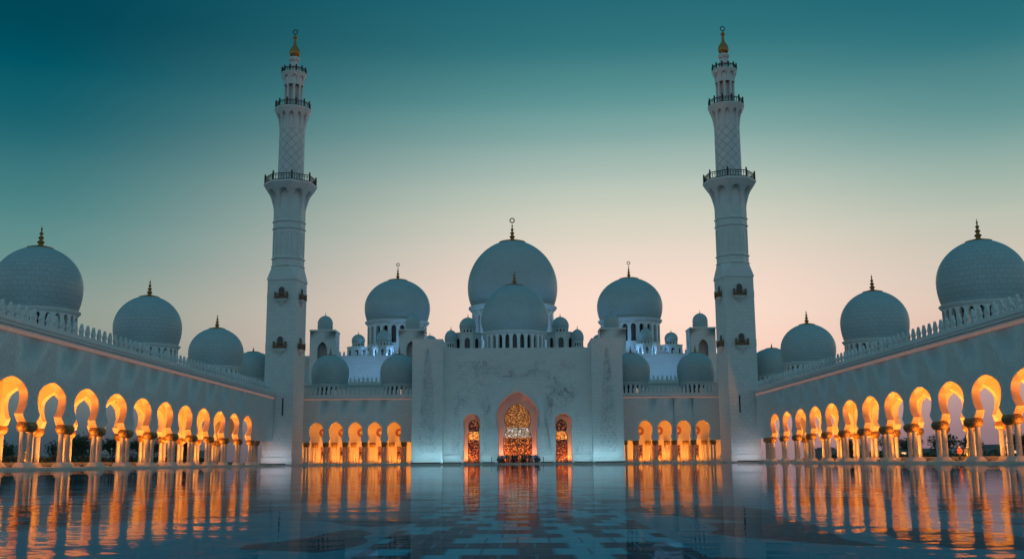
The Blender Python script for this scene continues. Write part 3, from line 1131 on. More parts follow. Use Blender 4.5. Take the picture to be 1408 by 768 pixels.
# ================================================================== prayer hall behind
def hall():
    root = thing('prayer_hall', 'great white prayer hall with three large domes rising behind the portal', 'building', (AX, 242, 0))
    m = MB()
    m.box(-52, 52, 0, 75, ZP, 24.6)
    m.build('wall', MARBLE_BIG, root)
    m = MB()
    for d0, z0, z1 in ((0.25, 23.3, 23.7), (0.45, 23.7, 24.3), (0.6, 24.3, 24.75)):
        m.box(-52.3, 52.3, -d0, -0.003, z0, z1)
    m.box(-52.3, 52.3, -0.6, 0.4, 24.752, 25.1)
    m.build('cornice', MARBLE_PLAIN, root)
    m = MB()
    m.box(-50, 50, -14, -0.01, ZP, 17.7)
    m.box(-50.2, 50.2, -14.3, -14.002, 17.1, 17.9)
    m.build('terrace', MARBLE_BIG, root)
    mm = MB()
    mm.prism(merlon_outline(0.62, 1.1), 'y', -0.1, 0.1)
    f0 = None
    for side in (-1, 1):
        for k in range(24):
            x = side * (20.5 + 0.95 * k)
            for y, z in ((-0.3, 25.1), (-13.9, 17.9)):
                if f0 is None:
                    f0 = mm.build('merlon', MARBLE_PLAIN, root, (x, y, z))
                else:
                    dup_part(f0, root, (x, y, z))
    # towers
    tw = None
    for s, x, hw in ((-1, -44.25, 2.85), (-1, -24.0, 2.9), (1, 21.9, 2.9), (1, 42.35, 2.85)):
        q = MB()
        def fr(u, d, z):
            return (u, d, z)
        prof = horseshoe(22.6, 1.05, 23.0, 1.0, 25.6, 1.12, 27.6)
        arch_bay(q, fr, -hw, hw, prof, 30.0, 0, 0.7)
        # flanks: a side opening too
        def frs(u, d, z):
            return (hw - d, u, z)
        def frt(u, d, z):
            return (-hw + d, u, z)
        for mpf in (frs, frt):
            arch_bay(q, mpf, 0.7, 5.6, [(0.75, z) if w_ > 0 else (0, z) for w_, z in []] or round_arch(0.7, 22.6, 26.6, 27.4, 5), 30.0, 0, 0.6)
        q.box(-hw, hw, 5.6, 6.2, 22.6, 30.0)
        q.box(-hw, hw, 0, 6.2, ZP, 22.6)
        q.box(-hw - 0.12, hw + 0.12, -0.12, 6.3, 30.0, 30.35)
        t = q.build('tower', MARBLE_PLAIN, root, (x, -7.5, 0))
        MB().box(-hw + 0.9, hw - 0.9, 2.2, 5.0, 22.62, 29.8).build('tower_core', MARBLE_SHADE, t)
        d = MB()
        d.lathe([(1.7, 30.35), (1.7, 31.1), (1.82, 31.15), (1.82, 31.3)] + dome_profile(1.75, 31.3, 32.1, 34.0, 0.96), 28, 0, 3.1)
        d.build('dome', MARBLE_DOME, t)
        MB().lathe([(a, b + 33.95) for a, b in finial_profile(0.9, 0.14)], 8, 0, 3.1).build('finial', GOLD, t)
    # great domes
    make_dome(root, -1.0, 35, 12.15, 41.2, 46.6, 59.9, 25.1, 26, 5.0, 0.9, 72, crescent=True, drum_r=11.0, win=(0.62, 0.42, 0.78), wall=1.0)
    for s in (-1, 1):
        make_dome(root, s * 29.2 - 0.75, 16, 8.2, 34.9, 38.6, 46.0, 25.1, 22, 3.4, 0.55, 60, crescent=True, drum_r=7.4, win=(0.6, 0.42, 0.78), wall=0.8)
        for dx, y, r_, zt in ((38.0, 8.5, 1.62, 31.2), (31.6, 6.5, 1.72, 32.0), (20.6, 8.5, 1.6, 30.8)):
            t = make_dome(root, s * dx - 0.5, y, r_, 28.9, 29.6, zt, 28.0, 12, 0.8, 0.13, 26, win=(0.5, 0.25, 0.6), collar=False, wall=0.2)
            q = MB()
            R8 = 2.7
            def mp8(u, d, z, k):
                f_ = u - k
                a0, a1 = pi / 8 + k * pi / 4, pi / 8 + (k + 1) * pi / 4
                return ((R8 - d) * (cos(a0) * (1 - f_) + cos(a1) * f_), (R8 - d) * (sin(a0) * (1 - f_) + sin(a1) * f_), z)
            for k in range(8):
                arch_bay(q, lambda u, d, z, k=k: mp8(u, d, z, k), k, k + 1, round_arch(0.2, 25.3, 26.7, 27.2, 4), 27.8, 0, 0.3, smooth_in=False)
            q.lathe([(R8 + 0.12, 27.8), (R8 + 0.12, 28.0), (r_ * 0.8, 28.05)], 8, a0=pi / 8, smooth=False)
            q.build('turret_body', MARBLE_PLAIN, t)
            MB().lathe([(R8 - 0.5, 25.1), (R8 - 0.5, 27.7)], 8, a0=pi / 8).build('glazing', DARKGLASS, t)
    return root
hal = hall()

# ================================================================== minarets
def gallery(n, r0, z0, r1, z1, ri, niches, a0, core):
    """corbelled gallery: a flaring shell cut by arched niches, open to the shaft behind, under a floor slab"""
    m = MB()
    H = z1 - z0
    K = [(0.0, r0 * 1.005), (0.12, r0 * 1.03), (0.38, r0 + 0.18 * (r1 - r0)), (0.64, r0 + 0.45 * (r1 - r0)), (0.88, r0 + 0.84 * (r1 - r0)), (1.0, r1)]
    def rad(z):
        t = min(1.0, max(0.0, (z - z0) / H))
        for (t0, q0), (t1, q1) in zip(K[:-1], K[1:]):
            if t <= t1:
                return q0 + (q1 - q0) * (t - t0) / (t1 - t0)
        return r1
    flat = n <= 8
    st = 2 * pi / niches
    def mp(k):
        def f(u, d, z):
            a = a0 + st * k + st * u
            R_ = rad(z)
            if flat:
                R_ *= cos(pi / n) / cos(st * (u - 0.5))
            R_ = max(R_ - d * R_, core * (cos(pi / n) / cos(st * (u - 0.5)) if flat else 1.0) + 0.004)
            return (R_ * cos(a), R_ * sin(a), z)
        return f
    pr = round_arch(0.36, z0 + 0.02 * H, z0 + 0.46 * H, z0 + 0.80 * H, 6)
    prof = [(0.30, z0)] + [(0.34, z0 + 0.15 * H)] + pr[1:]
    top = z0 + 0.8 * H
    for k in range(niches):
        arch_bay(m, mp(k), 0.0, 1.0, prof, top, 0.0, 1.0, smooth_in=False)
        for za, zb in ((top, z0 + 0.9 * H), (z0 + 0.9 * H, z1)):
            for ua, ub in ((0, .25), (.25, .5), (.5, .75), (.75, 1.0)):
                m.face([mp(k)(ua, 0, za), mp(k)(ub, 0, za), mp(k)(ub, 0, zb), mp(k)(ua, 0, zb)])
    e = 0.06 * H + 0.12
    m.lathe([(r1 * 0.99, z1), (r1 * 1.015, z1 + 0.02), (r1 * 1.015, z1 + e), (ri * 0.9, z1 + e + 0.01)], n, a0=a0, smooth=not flat)
    m.lathe([(core, z0 + 0.01), (core * 1.002, z1)], n, a0=a0, smooth=not flat)
    return m
def railing(r, z, h, n, a0, posts):
    m = MB()
    N = max(n, 8)
    for zz, rr in ((z + h * 0.12, 0.08), (z + h, 0.1), (z + h * 0.7, 0.05)):
        for k in range(N):
            A, B = a0 + 2 * pi * k / N, a0 + 2 * pi * (k + 1) / N
            m.tube([(r * cos(A), r * sin(A), zz), (r * cos(B), r * sin(B), zz)], [rr, rr], 4)
    for k in range(N):
        for j in range(posts):
            t = j / posts
            A, B = a0 + 2 * pi * k / N, a0 + 2 * pi * (k + 1) / N
            x = r * (cos(A) * (1 - t) + cos(B) * t)
            y = r * (sin(A) * (1 - t) + sin(B) * t)
            R_ = 0.19 if j == 0 else 0.07
            hh = h * 1.3 if j == 0 else h
            m.tube([(x, y, z), (x, y, z + hh)], [R_, R_], 4)
            if j == 0:
                m.lathe([(0.0, z + hh), (0.2, z + hh + 0.12), (0.0, z + hh + 0.3)], 6, x, y)
    return m
def minaret(x, rz, label):
    root = thing('minaret', label, 'minaret', (x, 200, 0), rz, 'minarets beside the portal')
    hw = 2.92
    m = MB()
    m.box(-hw, hw, -hw, hw, 1.5, 35.5)
    m.build('square_shaft', MARBLE_BIG, root)
    m = MB()
    m.box(-hw - 0.12, hw + 0.12, -hw - 0.12, hw + 0.12, -0.2, 1.35)
    m.box(-hw - 0.2, hw + 0.2, -hw - 0.2, hw + 0.2, 1.35, 1.5)
    m.box(-hw - 0.6, hw + 0.6, -hw - 3.0, -hw - 0.121, -0.2, 0.22)
    m.build('base', MARBLE_PLAIN, root)
    ro = hw * 0.98 / cos(pi / 8)
    oc = [(ro * cos(pi / 8 + k * pi / 4), ro * sin(pi / 8 + k * pi / 4)) for k in range(8)]
    # chamfered shoulder from the square to the octagon
    m = MB()
    e = hw + 0.12
    cs = [(e, e), (-e, e), (-e, -e), (e, -e)]
    m.box(-e, e, -e, e, 35.35, 35.6)
    for k in range(4):
        c = cs[k]
        a, b = oc[(2 * k) % 8], oc[(2 * k + 1) % 8]
        m.face([(c[0], c[1], 35.6), (a[0], a[1], 38.3), (b[0], b[1], 38.3)])
        c2 = cs[(k + 1) % 4]
        a2 = oc[(2 * k + 2) % 8]
        m.face([(c[0], c[1], 35.6), (c2[0], c2[1], 35.6), (a2[0], a2[1], 38.3), (b[0], b[1], 38.3)])
    m.build('shoulder', MARBLE_PLAIN, root)
    m = MB()
    m.lathe([(ro, 38.3), (ro, 50.6)], 8, a0=pi / 8, smooth=False)
    sh = m.build('octagon_shaft', MARBLE, root)
    for z in (38.1, 39.6, 45.6, 47.0):
        MB().lathe([(ro, z), (ro + 0.2, z + 0.1), (ro + 0.2, z + 0.26), (ro, z + 0.42)], 8, a0=pi / 8, smooth=False).build('moulding', MARBLE_PLAIN, sh)
    for k in range(8):
        a = k * pi / 4
        q = MB()
        pr = round_arch(0.62, 40.5, 44.2, 44.9, 6)
        outer = [(w_ + 0.12, z + (0.12 if i > 1 else 0)) for i, (w_, z) in enumerate(pr)]
        dist = ro * cos(pi / 8)
        ca, sa = cos(a), sin(a)
        def P(u, d, z):
            return ((dist + d) * ca - u * sa, (dist + d) * sa + u * ca, z)
        for s in (-1, 1):
            for p0, p1, o0, o1 in zip(pr[:-1], pr[1:], outer[:-1], outer[1:]):
                o1w = o1[0] if p1[0] > 0 else 0
                q.face([P(s * p0[0], 0.1, p0[1]), P(s * p1[0], 0.1, p1[1]), P(s * o1w, 0.1, o1[1]), P(s * o0[0], 0.1, o0[1])])
                q.face([P(s * p0[0], 0.1, p0[1]), P(s * p1[0], 0.1, p1[1]), P(s * p1[0], 0, p1[1]), P(s * p0[0], 0, p0[1])])
                q.face([P(s * o0[0], 0.1, o0[1]), P(s * o1w, 0.1, o1[1]), P(s * o1w, 0, o1[1]), P(s * o0[0], 0, o0[1])])
        q.build('blind_arch', MARBLE_PLAIN, sh)
    gz = gallery(8, ro, 49.6, 5.15, 54.5, 2.6, 8, pi / 8, ro * 1.002).build('gallery', MARBLE_PLAIN, root)
    railing(4.95, 54.9, 1.3, 8, pi / 8, 7).build('railing', BRONZE, gz)
    m = MB()
    m.lathe([(2.55, 54.6), (2.5, 66.5)], 32)
    m.build('round_shaft', MARBLE_LATTICE, root)
    g2 = gallery(36, 2.5, 66.2, 3.55, 70.2, 1.3, 12, 0, 2.5).build('gallery', MARBLE_PLAIN, root)
    railing(3.4, 70.55, 1.1, 12, 0, 3).build('railing', BRONZE, g2)
    m = MB()
    m.lathe([(1.1, 70.4), (1.1, 76.0)], 16)
    m.build('lantern_core', MARBLE_SHADE, root)
    lc = None
    for k in range(8):
        a = pi / 8 + k * pi / 4
        loc = (1.62 * cos(a), 1.62 * sin(a), 0)
        if lc is None:
            lc = MB().lathe([(0.34, 70.4), (0.34, 70.8), (0.26, 70.95), (0.25, 75.2), (0.34, 75.4), (0.34, 75.7)], 10).build('lantern_column', MARBLE_PLAIN, root, loc)
        else:
            dup_part(lc, root, loc)
    g3 = gallery(24, 1.95, 75.5, 2.5, 77.9, 1.0, 8, 0, 1.93).build('gallery', MARBLE_PLAIN, root)
    railing(2.4, 78.1, 0.85, 12, 0, 2).build('railing', BRONZE, g3)
    m = MB()
    m.lathe([(1.05, 78.0), (0.95, 79.3), (1.15, 79.5), (1.15, 79.8), (0.85, 80.1), (0.8, 80.7), (1.1, 81.0), (1.15, 81.4), (0.95, 81.7), (0.6, 81.75)], 20)
    m.build('neck', MARBLE_PLAIN, root)
    m = MB()
    m.lathe([(0.5, 81.7), (0.85, 81.95), (1.05, 82.4), (1.08, 82.8), (0.9, 83.5), (0.6, 84.0), (0.34, 84.4), (0.26, 85.4), (0.24, 85.7), (0.42, 85.9), (0.45, 86.1), (0.28, 86.4), (0.1, 86.6), (0.08, 86.8), (0, 86.82)], 20)
    fo = m.build('finial', GOLD, root)
    MB().torus((0, 0, 87.25), 0.46, 0.1).build('crescent', BRONZE, fo)
    # small oriel balconies with arched windows, two levels, on every face
    bal = None
    for k in range(4):
        for z in (22.0, 31.6):
            a = k * pi / 2
            if bal is None:
                q = MB()
                q.loft([rrect(0, -hw, w_, w_ * 0.55, 0.15, z0) for w_, z0 in ((0.2, -1.35), (0.4, -1.0), (0.7, -0.65), (1.1, -0.35), (1.24, -0.22), (1.24, 0.0))], smooth=False)
                bal = q.build('balcony', MARBLE_PLAIN, root, (0, 0, z))
                q = MB()
                d = hw + 0.62
                for x0, y0, x1, y1 in ((-1.17, -hw, -1.17, -d), (-1.17, -d, 1.17, -d), (1.17, -d, 1.17, -hw)):
                    for zz, r_ in ((0.1, .05), (1.05, .07)):
                        q.tube([(x0, y0, zz), (x1, y1, zz)], [r_, r_], 4)
                    nn = 9 if y0 == y1 else 4
                    for j in range(nn + 1):
                        t = j / nn
                        px, pyy = x0 + (x1 - x0) * t, y0 + (y1 - y0) * t
                        R_ = 0.11 if j in (0, nn) else 0.05
                        q.tube([(px, pyy, 0), (px, pyy, 1.4 if R_ > .1 else 1.05)], [R_, R_], 4)
                q.box(-1.12, 1.12, -d + 0.06, -d + 0.09, 0.1, 0.6)
                q.build('railing', WOODRAIL, bal)
                q = MB()
                pr = round_arch(0.6, 0.0, 1.7, 2.35, 6)
                arch_fill(q, 0, -hw - 0.05, pr, 0.049)
                q.build('window', DARKGLASS, bal)
                q = MB()
                for s in (-1, 1):
                    for p0, p1 in zip(pr[:-1], pr[1:]):
                        sc1 = 1.22
                        q.face([(s * p0[0], -hw - 0.12, p0[1]), (s * p1[0], -hw - 0.12, p1[1]), (s * p1[0] * sc1, -hw - 0.12, p1[1] * 1.06), (s * p0[0] * sc1, -hw - 0.12, p0[1] * 1.06)])
                        q.face([(s * p0[0], -hw - 0.12, p0[1]), (s * p1[0], -hw - 0.12, p1[1]), (s * p1[0], -hw, p1[1]), (s * p0[0], -hw, p0[1])])
                        q.face([(s * p0[0] * sc1, -hw - 0.12, p0[1] * 1.06), (s * p1[0] * sc1, -hw - 0.12, p1[1] * 1.06), (s * p1[0] * sc1, -hw, p1[1] * 1.06), (s * p0[0] * sc1, -hw, p0[1] * 1.06)])
                q.build('frame', MARBLE_SHADE, bal)
            else:
                dup_part(bal, root, (0, 0, z), a)
    q = MB()
    q.box(0.9 * (1 if x < 0 else -1) - 0.14, 0.9 * (1 if x < 0 else -1) + 0.14, -hw - 0.03, -hw - 0.002, 9.3, 12.6)
    q.build('slit_window', DARKGLASS, root)
    return root
minaret(-43.95, -radians(8), 'tall white minaret standing left of the portal, where the left arcade ends')
minaret(43.4, radians(8), 'tall white minaret standing right of the portal, where the right arcade ends')

# ================================================================== floodlights
COOL = (0.42, 0.84, 1.0)
BLUE = (0.22, 0.52, 1.0)
def strip_light(x, y, length, power, label, col=COOL, aim=(0, 0.75, 1), rz=0.0, z=ZP, name='floodlight', group='floodlights along the foot of the walls'):
    root = thing(name, label, 'floodlight', (x, y, z), rz, group)
    m = MB()
    h = length / 2
    m.box(-h, h, -0.12, 0.12, 0.0, 0.05)
    m.box(-h, h, -0.12, -0.09, 0.05, 0.2)
    m.box(-h, h, 0.09, 0.12, 0.05, 0.14)
    m.build('housing', LAMPBODY, root)
    MB().box(-h + 0.02, h - 0.02, -0.06, 0.06, 0.05, 0.09).build('lens', LAMPWHITE, root)
    lamp('AREA', 'flood_lamp', (0, 0, 0.13), power, col, root, aim, size=length - 0.1, size_y=0.12)
    return root
PW = 32
# foot of portal wall
for x, n_, lab in ((-12.5, 3.4, 'low floodlight bar at the foot of the portal wall, left of the left side door'),
                   (-5.55, 2.4, 'low floodlight bar at the portal wall between left side door and central doorway'),
                   (5.55, 2.4, 'low floodlight bar at the portal wall between central doorway and right side door'),
                   (12.5, 3.4, 'low floodlight bar at the foot of the portal wall, right of the right side door')):
    strip_light(AX + x, 200.0, n_, PW * n_, lab)
for s, lab in ((-1, 'low floodlight bar at the foot of the left pylon'), (1, 'low floodlight bar at the foot of the right pylon')):
    strip_light(AX + s * 17.42, 198.6, 5.6, PW * 5.6 * 0.8, lab)
for x, rz, lab in ((-43.95, -radians(8), 'low floodlight bar at the foot of the left minaret'), (43.4, radians(8), 'low floodlight bar at the foot of the right minaret')):
    d = 5.3
    strip_light(x + d * sin(rz), 200 - d * cos(rz), 5.4, PW * 5.4 * 0.5, lab, rz=rz, z=0.22, col=(0.8, 0.86, 1.0))
# blue floods on the roof terraces
PB = 21
for s, side in ((-1, 'left'), (1, 'right')):
    strip_light(AX + s * 33.5, 236.5, 17.0, PB * 17, 'long blue floodlight bar on the terrace below the hall wall, %s of the portal' % side, BLUE, (0, 0.55, 1), z=17.75, name='roof_floodlight', group='blue floodlights on the roofs')
    strip_light(AX + s * 29.2 - 0.7, 246.0, 13.0, PB * 13 * 1.7, 'blue floodlight bar below the %s great dome' % side, BLUE, (0, 0.7, 1), z=25.12, name='roof_floodlight', group='blue floodlights on the roofs')
strip_light(AX - 8, 262.0, 10.0, PB * 10 * 4.0, 'blue floodlight bar below the central great dome, left of the small front dome', BLUE, (0, 0.5, 1), z=25.12, name='roof_floodlight', group='blue floodlights on the roofs')
strip_light(AX + 8, 262.0, 10.0, PB * 10 * 4.0, 'blue floodlight bar below the central great dome, right of the small front dome', BLUE, (0, 0.5, 1), z=25.12, name='roof_floodlight', group='blue floodlights on the roofs')
strip_light(AX, 206.8, 22.0, PB * 22 * 0.3, 'blue floodlight bar on the portal roof in front of the small dome', BLUE, (0, 0.8, 1), z=22.15, name='roof_floodlight', group='blue floodlights on the roofs')

# ================================================================== garden beyond the arcades
def tree(x, y, h, w_, label, seed, n=700):
    rnd = random.Random(seed)
    root = thing('tree', label, 'tree', (x, y, 0.2), 0, 'trees beyond the arcades')
    t = MB()
    fork = h * 0.3
    t.tube([(0, 0, -0.1), (0.05, 0.02, fork * 0.5), (0.1, 0, fork)], [0.24, 0.17, 0.14], 7)
    tips = []
    for k in range(6):
        a = k * pi / 3 + rnd.uniform(-.4, .4)
        r_ = w_ * rnd.uniform(0.25, 0.45)
        tip = (r_ * cos(a), r_ * sin(a), fork + (h - fork) * rnd.uniform(0.35, 0.75))
        t.tube([(0.1, 0, fork - 0.1), (tip[0] * 0.5, tip[1] * 0.5, fork + (tip[2] - fork) * 0.6), tip], [0.11, 0.07, 0.03], 5)
        tips.append(tip)
    t.build('trunk', BARK, root)
    c = MB()
    cl = tips + [(rnd.uniform(-.3, .3) * w_, rnd.uniform(-.3, .3) * w_, h * rnd.uniform(0.55, 0.9)) for _ in range(7)]
    for i in range(n):
        b = rnd.choice(cl)
        R_ = w_ * 0.24
        d = Vector((rnd.gauss(0, 1), rnd.gauss(0, 1), rnd.gauss(0, 0.8))).normalized() * R_ * rnd.random() ** 0.4
        p = Vector(b) + d
        s_ = rnd.uniform(0.14, 0.34)
        u = Vector((rnd.gauss(0, 1), rnd.gauss(0, 1), rnd.gauss(0, 1))).normalized()
        v = u.orthogonal().normalized()
        c.face([p + u * s_, p + v * s_ * 0.6, p - u * s_, p - v * s_ * 0.6])
    c.build('crown', LEAF, root, weld=False)
    return root
def palm(x, y, h, label, seed):
    rnd = random.Random(seed)
    root = thing('palm_tree', label, 'palm tree', (x, y, 0.2), 0, 'trees beyond the arcades')
    t = MB()
    t.tube([(0, 0, -0.1), (0.06, 0, h * 0.5), (0.1, 0.03, h)], [0.24, 0.2, 0.17], 8)
    t.build('trunk', PALMBARK, root)
    c = MB()
    for k in range(26):
        a = k * 2.4
        up = rnd.uniform(-0.3, 1.2)
        L = rnd.uniform(1.7, 2.4)
        prev = Vector((0.1, 0.03, h))
        d = Vector((cos(a) * cos(up), sin(a) * cos(up), sin(up)))
        side = Vector((-sin(a), cos(a), 0))
        for j in range(7):
            nx_ = prev + d * (L / 7)
            d = (d + Vector((0, 0, -0.18))).normalized()
            for s in (-1, 1):
                for q in (0.2, 0.7):
                    b0 = prev.lerp(nx_, q)
                    tipp = b0 + side * s * 0.42 * (1 - j / 9) + d * 0.22 - Vector((0, 0, 0.12))
                    c.face([b0, b0 + d * 0.09, tipp])
            prev = nx_
    c.build('crown', LEAF, root, weld=False)
    return root
TREES = [  # x px at depth -> world positions worked out once
    (-97.5, 196, 4.9, 5.6, 'dark bushy tree beyond the nearest left arches, at the edge of view'),
    (-83.0, 200, 6.4, 5.4, 'tall dark tree seen through the third arch of the left arcade'),
    (-78.0, 204, 5.6, 4.6, 'dark round tree seen through the fourth arch of the left arcade'),
    (-91.5, 215, 3.4, 5.0, 'low dark shrubby tree between the second and third left arches'),
    (-74.0, 214, 4.6, 4.4, 'dark tree seen through the sixth arch of the left arcade'),
    (-71.0, 226, 5.2, 4.2, 'dark tree beyond the far end of the left arcade'),
    (71.0, 222, 4.8, 4.6, 'dark tree beyond the far end of the right arcade'),
    (78.5, 208, 4.4, 4.8, 'dark tree seen through the eighth right arch from the minaret'),
    (83.0, 203, 4.9, 4.6, 'dark spiky tree seen through the middle of the right arcade'),
    (98.5, 204, 5.0, 4.6, 'dark tree left of the palm beyond the right arcade'),
    (104.5, 200, 4.6, 5.4, 'dark tree beyond the nearest right arch, at the edge of view'),
]
for side, sg_ in (('left', -1), ('right', 1)):
    for k, nm in enumerate(('first', 'second', 'third', 'fourth', 'fifth', 'sixth', 'seventh', 'eighth')):
        TREES.append((sg_ * (84 + 9.0 * k + (k * 37 % 5) * 0.6), 262 - 3.5 * k + (k * 53 % 7), 4.2 + (k * 29 % 5) * 0.5, 6.0, 'small dark tree in the far row beyond the %s arcade, %s counting outward' % (side, nm)))
for i, (x, y, h, w_, lab) in enumerate(TREES):
    tree(x, y, h, w_, lab, 100 + i)
palm(92.2, 195, 4.9, 'palm tree with pale trunk seen through the second right arch', 31)
palm(-82.2, 193, 3.9, 'palm tree with pale trunk in front of the tall left tree', 32)
# low garden walls, hedges
def long_box(name, label, cat, x, y0, y1, w_, h, mat, axis='y', cap=True):
    root = thing(name, label, cat, (x, (y0 + y1) / 2, 0.2))
    L = (y1 - y0) / 2
    m = MB()
    m.box(-w_ / 2, w_ / 2, -L, L, -0.1, h)
    m.build('wall', mat, root)
    if cap:
        MB().box(-w_ / 2 - 0.06, w_ / 2 + 0.06, -L - .05, L + .05, h, h + 0.1).build('coping', PLINTH, root)
    return root
long_box('garden_wall', 'low grey garden wall beyond the left arcade', 'wall', -64, 95, 240, 0.4, 0.5, WALLSTONE)
long_box('garden_wall', 'low grey garden wall beyond the right arcade', 'wall', 65, 95, 240, 0.4, 0.5, WALLSTONE)
def hedge(x, y0, y1, h, label, seed):
    rnd = random.Random(seed)
    root = thing('hedge', label, 'hedge', (x, (y0 + y1) / 2, 0.2), 0, 'hedges beyond the arcades')
    c = MB()
    L = (y1 - y0) / 2
    for i in range(5000):
        p = Vector((rnd.uniform(-1.1, 1.1), rnd.uniform(-L, L), 0))
        p.z = rnd.uniform(0, h * (0.75 + 0.25 * sin(p.y * 0.7) + 0.15 * sin(p.y * 1.9 + 1)))
        s_ = rnd.uniform(0.15, 0.38)
        u = Vector((rnd.gauss(0, 1), rnd.gauss(0, 1), rnd.gauss(0, 1))).normalized()
        v = u.orthogonal().normalized()
        c.face([p + u * s_, p + v * s_ * 0.7, p - u * s_, p - v * s_ * 0.7])
    c.build('foliage', LEAF, root, weld=False)
    st = MB()
    for k in range(14):
        y = -L + (k + .5) * 2 * L / 14
        st.tube([(0, y, -0.1), (0.1, y, h * 0.6)], [0.06, 0.03], 5)
    st.build('stems', BARK, root)
hedge(-69, 100, 235, 1.5, 'dark clipped hedge beyond the left arcade', 5)
hedge(70, 100, 235, 1.5, 'dark clipped hedge beyond the right arcade', 6)
def kiosk(x, y, w_, h, label, lit=False):
    root = thing('garden_pavilion', label, 'pavilion', (x, y, 0.2))
    MB().box(-w_ / 2, w_ / 2, -1.5, 1.5, 0, h).build('wall', KIOSKW, root)
    MB().box(-w_ / 2 - 0.3, w_ / 2 + 0.3, -1.8, 1.8, h, h + 0.18).build('roof', WALLSTONE, root)
    for k in range(3):
        q = MB()
        xx = -w_ / 2 + (k + 0.5) * w_ / 3
        q.box(xx - w_ * 0.1, xx + w_ * 0.1, -1.55, -1.5 - 0.002, 0.8, h - 0.5)
        q.build('window', DARKGLASS, root)
kiosk(-85.5, 226, 7.5, 2.3, 'low white pavilion behind the trees seen through the third left arch')
kiosk(-77.5, 232, 4.5, 2.2, 'low white pavilion behind the trees seen through the fourth left arch')
kiosk(97.5, 232, 6.5, 2.6, 'low white pavilion behind the palm beyond the right arcade')
kiosk(83.0, 236, 7.0, 2.0, 'low white pavilion beyond the middle of the right arcade')
def lamp_post(x, y, h, label):
    root = thing('lamp_post', label, 'lamp post', (x, y, 0.2), 0, 'garden lamp posts')
    MB().tube([(0, 0, 0), (0, 0, h)], [0.07, 0.05], 8).build('post', KIOSKW, root)
    MB().lathe([(0.0, h), (0.2, h + 0.06), (0.22, h + 0.25), (0.0, h + 0.4)], 10).build('lamp_head', KIOSKW, root)
for x, y, h, lab in ((-76.2, 196, 2.6, 'thin pale lamp post left of the fourth arch gap in the left garden'), (-75.0, 196, 2.9, 'thin pale lamp post, taller of the two by the fourth left arch'),
                     (79.5, 197, 2.7, 'thin pale lamp post beyond the middle of the right arcade')):
    lamp_post(x, y, h, lab)
# far town
rt = random.Random(44)
def block(x, y, w_, d_, h, label, wins):
    root = thing('far_building', label, 'building', (x, y, 0.2), 0, 'far town buildings')
    m = MB()
    m.box(-w_ / 2, w_ / 2, -d_ / 2, d_ / 2, 0, h)
    m.box(-w_ * 0.2, w_ * 0.15, -d_ * 0.3, d_ * 0.3, h, h * 1.12)
    m.build('wall', CITYW, root)
    for k in range(wins):
        q = MB()
        xx = rt.uniform(-w_ * 0.42, w_ * 0.42)
        zz = h * rt.choice((0.45, 0.62, 0.8))
        q.box(xx - 0.9, xx + 0.9, -d_ / 2 - 0.05, -d_ / 2 - 0.003, zz, zz + 1.1)
        q.build('window', LITWIN, root)
ORD = ('first', 'second', 'third', 'fourth', 'fifth', 'sixth', 'seventh')
for side, s in (('left', -1), ('right', 1)):
    for k in range(6):
        az = radians(16.5 + k * 2.0)
        R_ = 520 + rt.uniform(-40, 80)
        block(s * R_ * math.tan(az), R_, rt.uniform(14, 24), 12, rt.uniform(3.5, 6.5), 'low dark far building on the %s horizon, %s counting outward from the minaret' % (side, ORD[k]), 2)
root = thing('far_tower', 'slender dark tower far beyond the right arcade, left of the palm', 'tower', (219, 505, 0.2))
MB().box(-2.2, 2.2, -2.2, 2.2, 0, 10.5).build('shaft', CITYW, root)
MB().lathe([(2.4, 10.5), (2.4, 11.5), (1.5, 12.6), (0.0, 13.6)], 8, smooth=False).build('roof', CITYW, root)

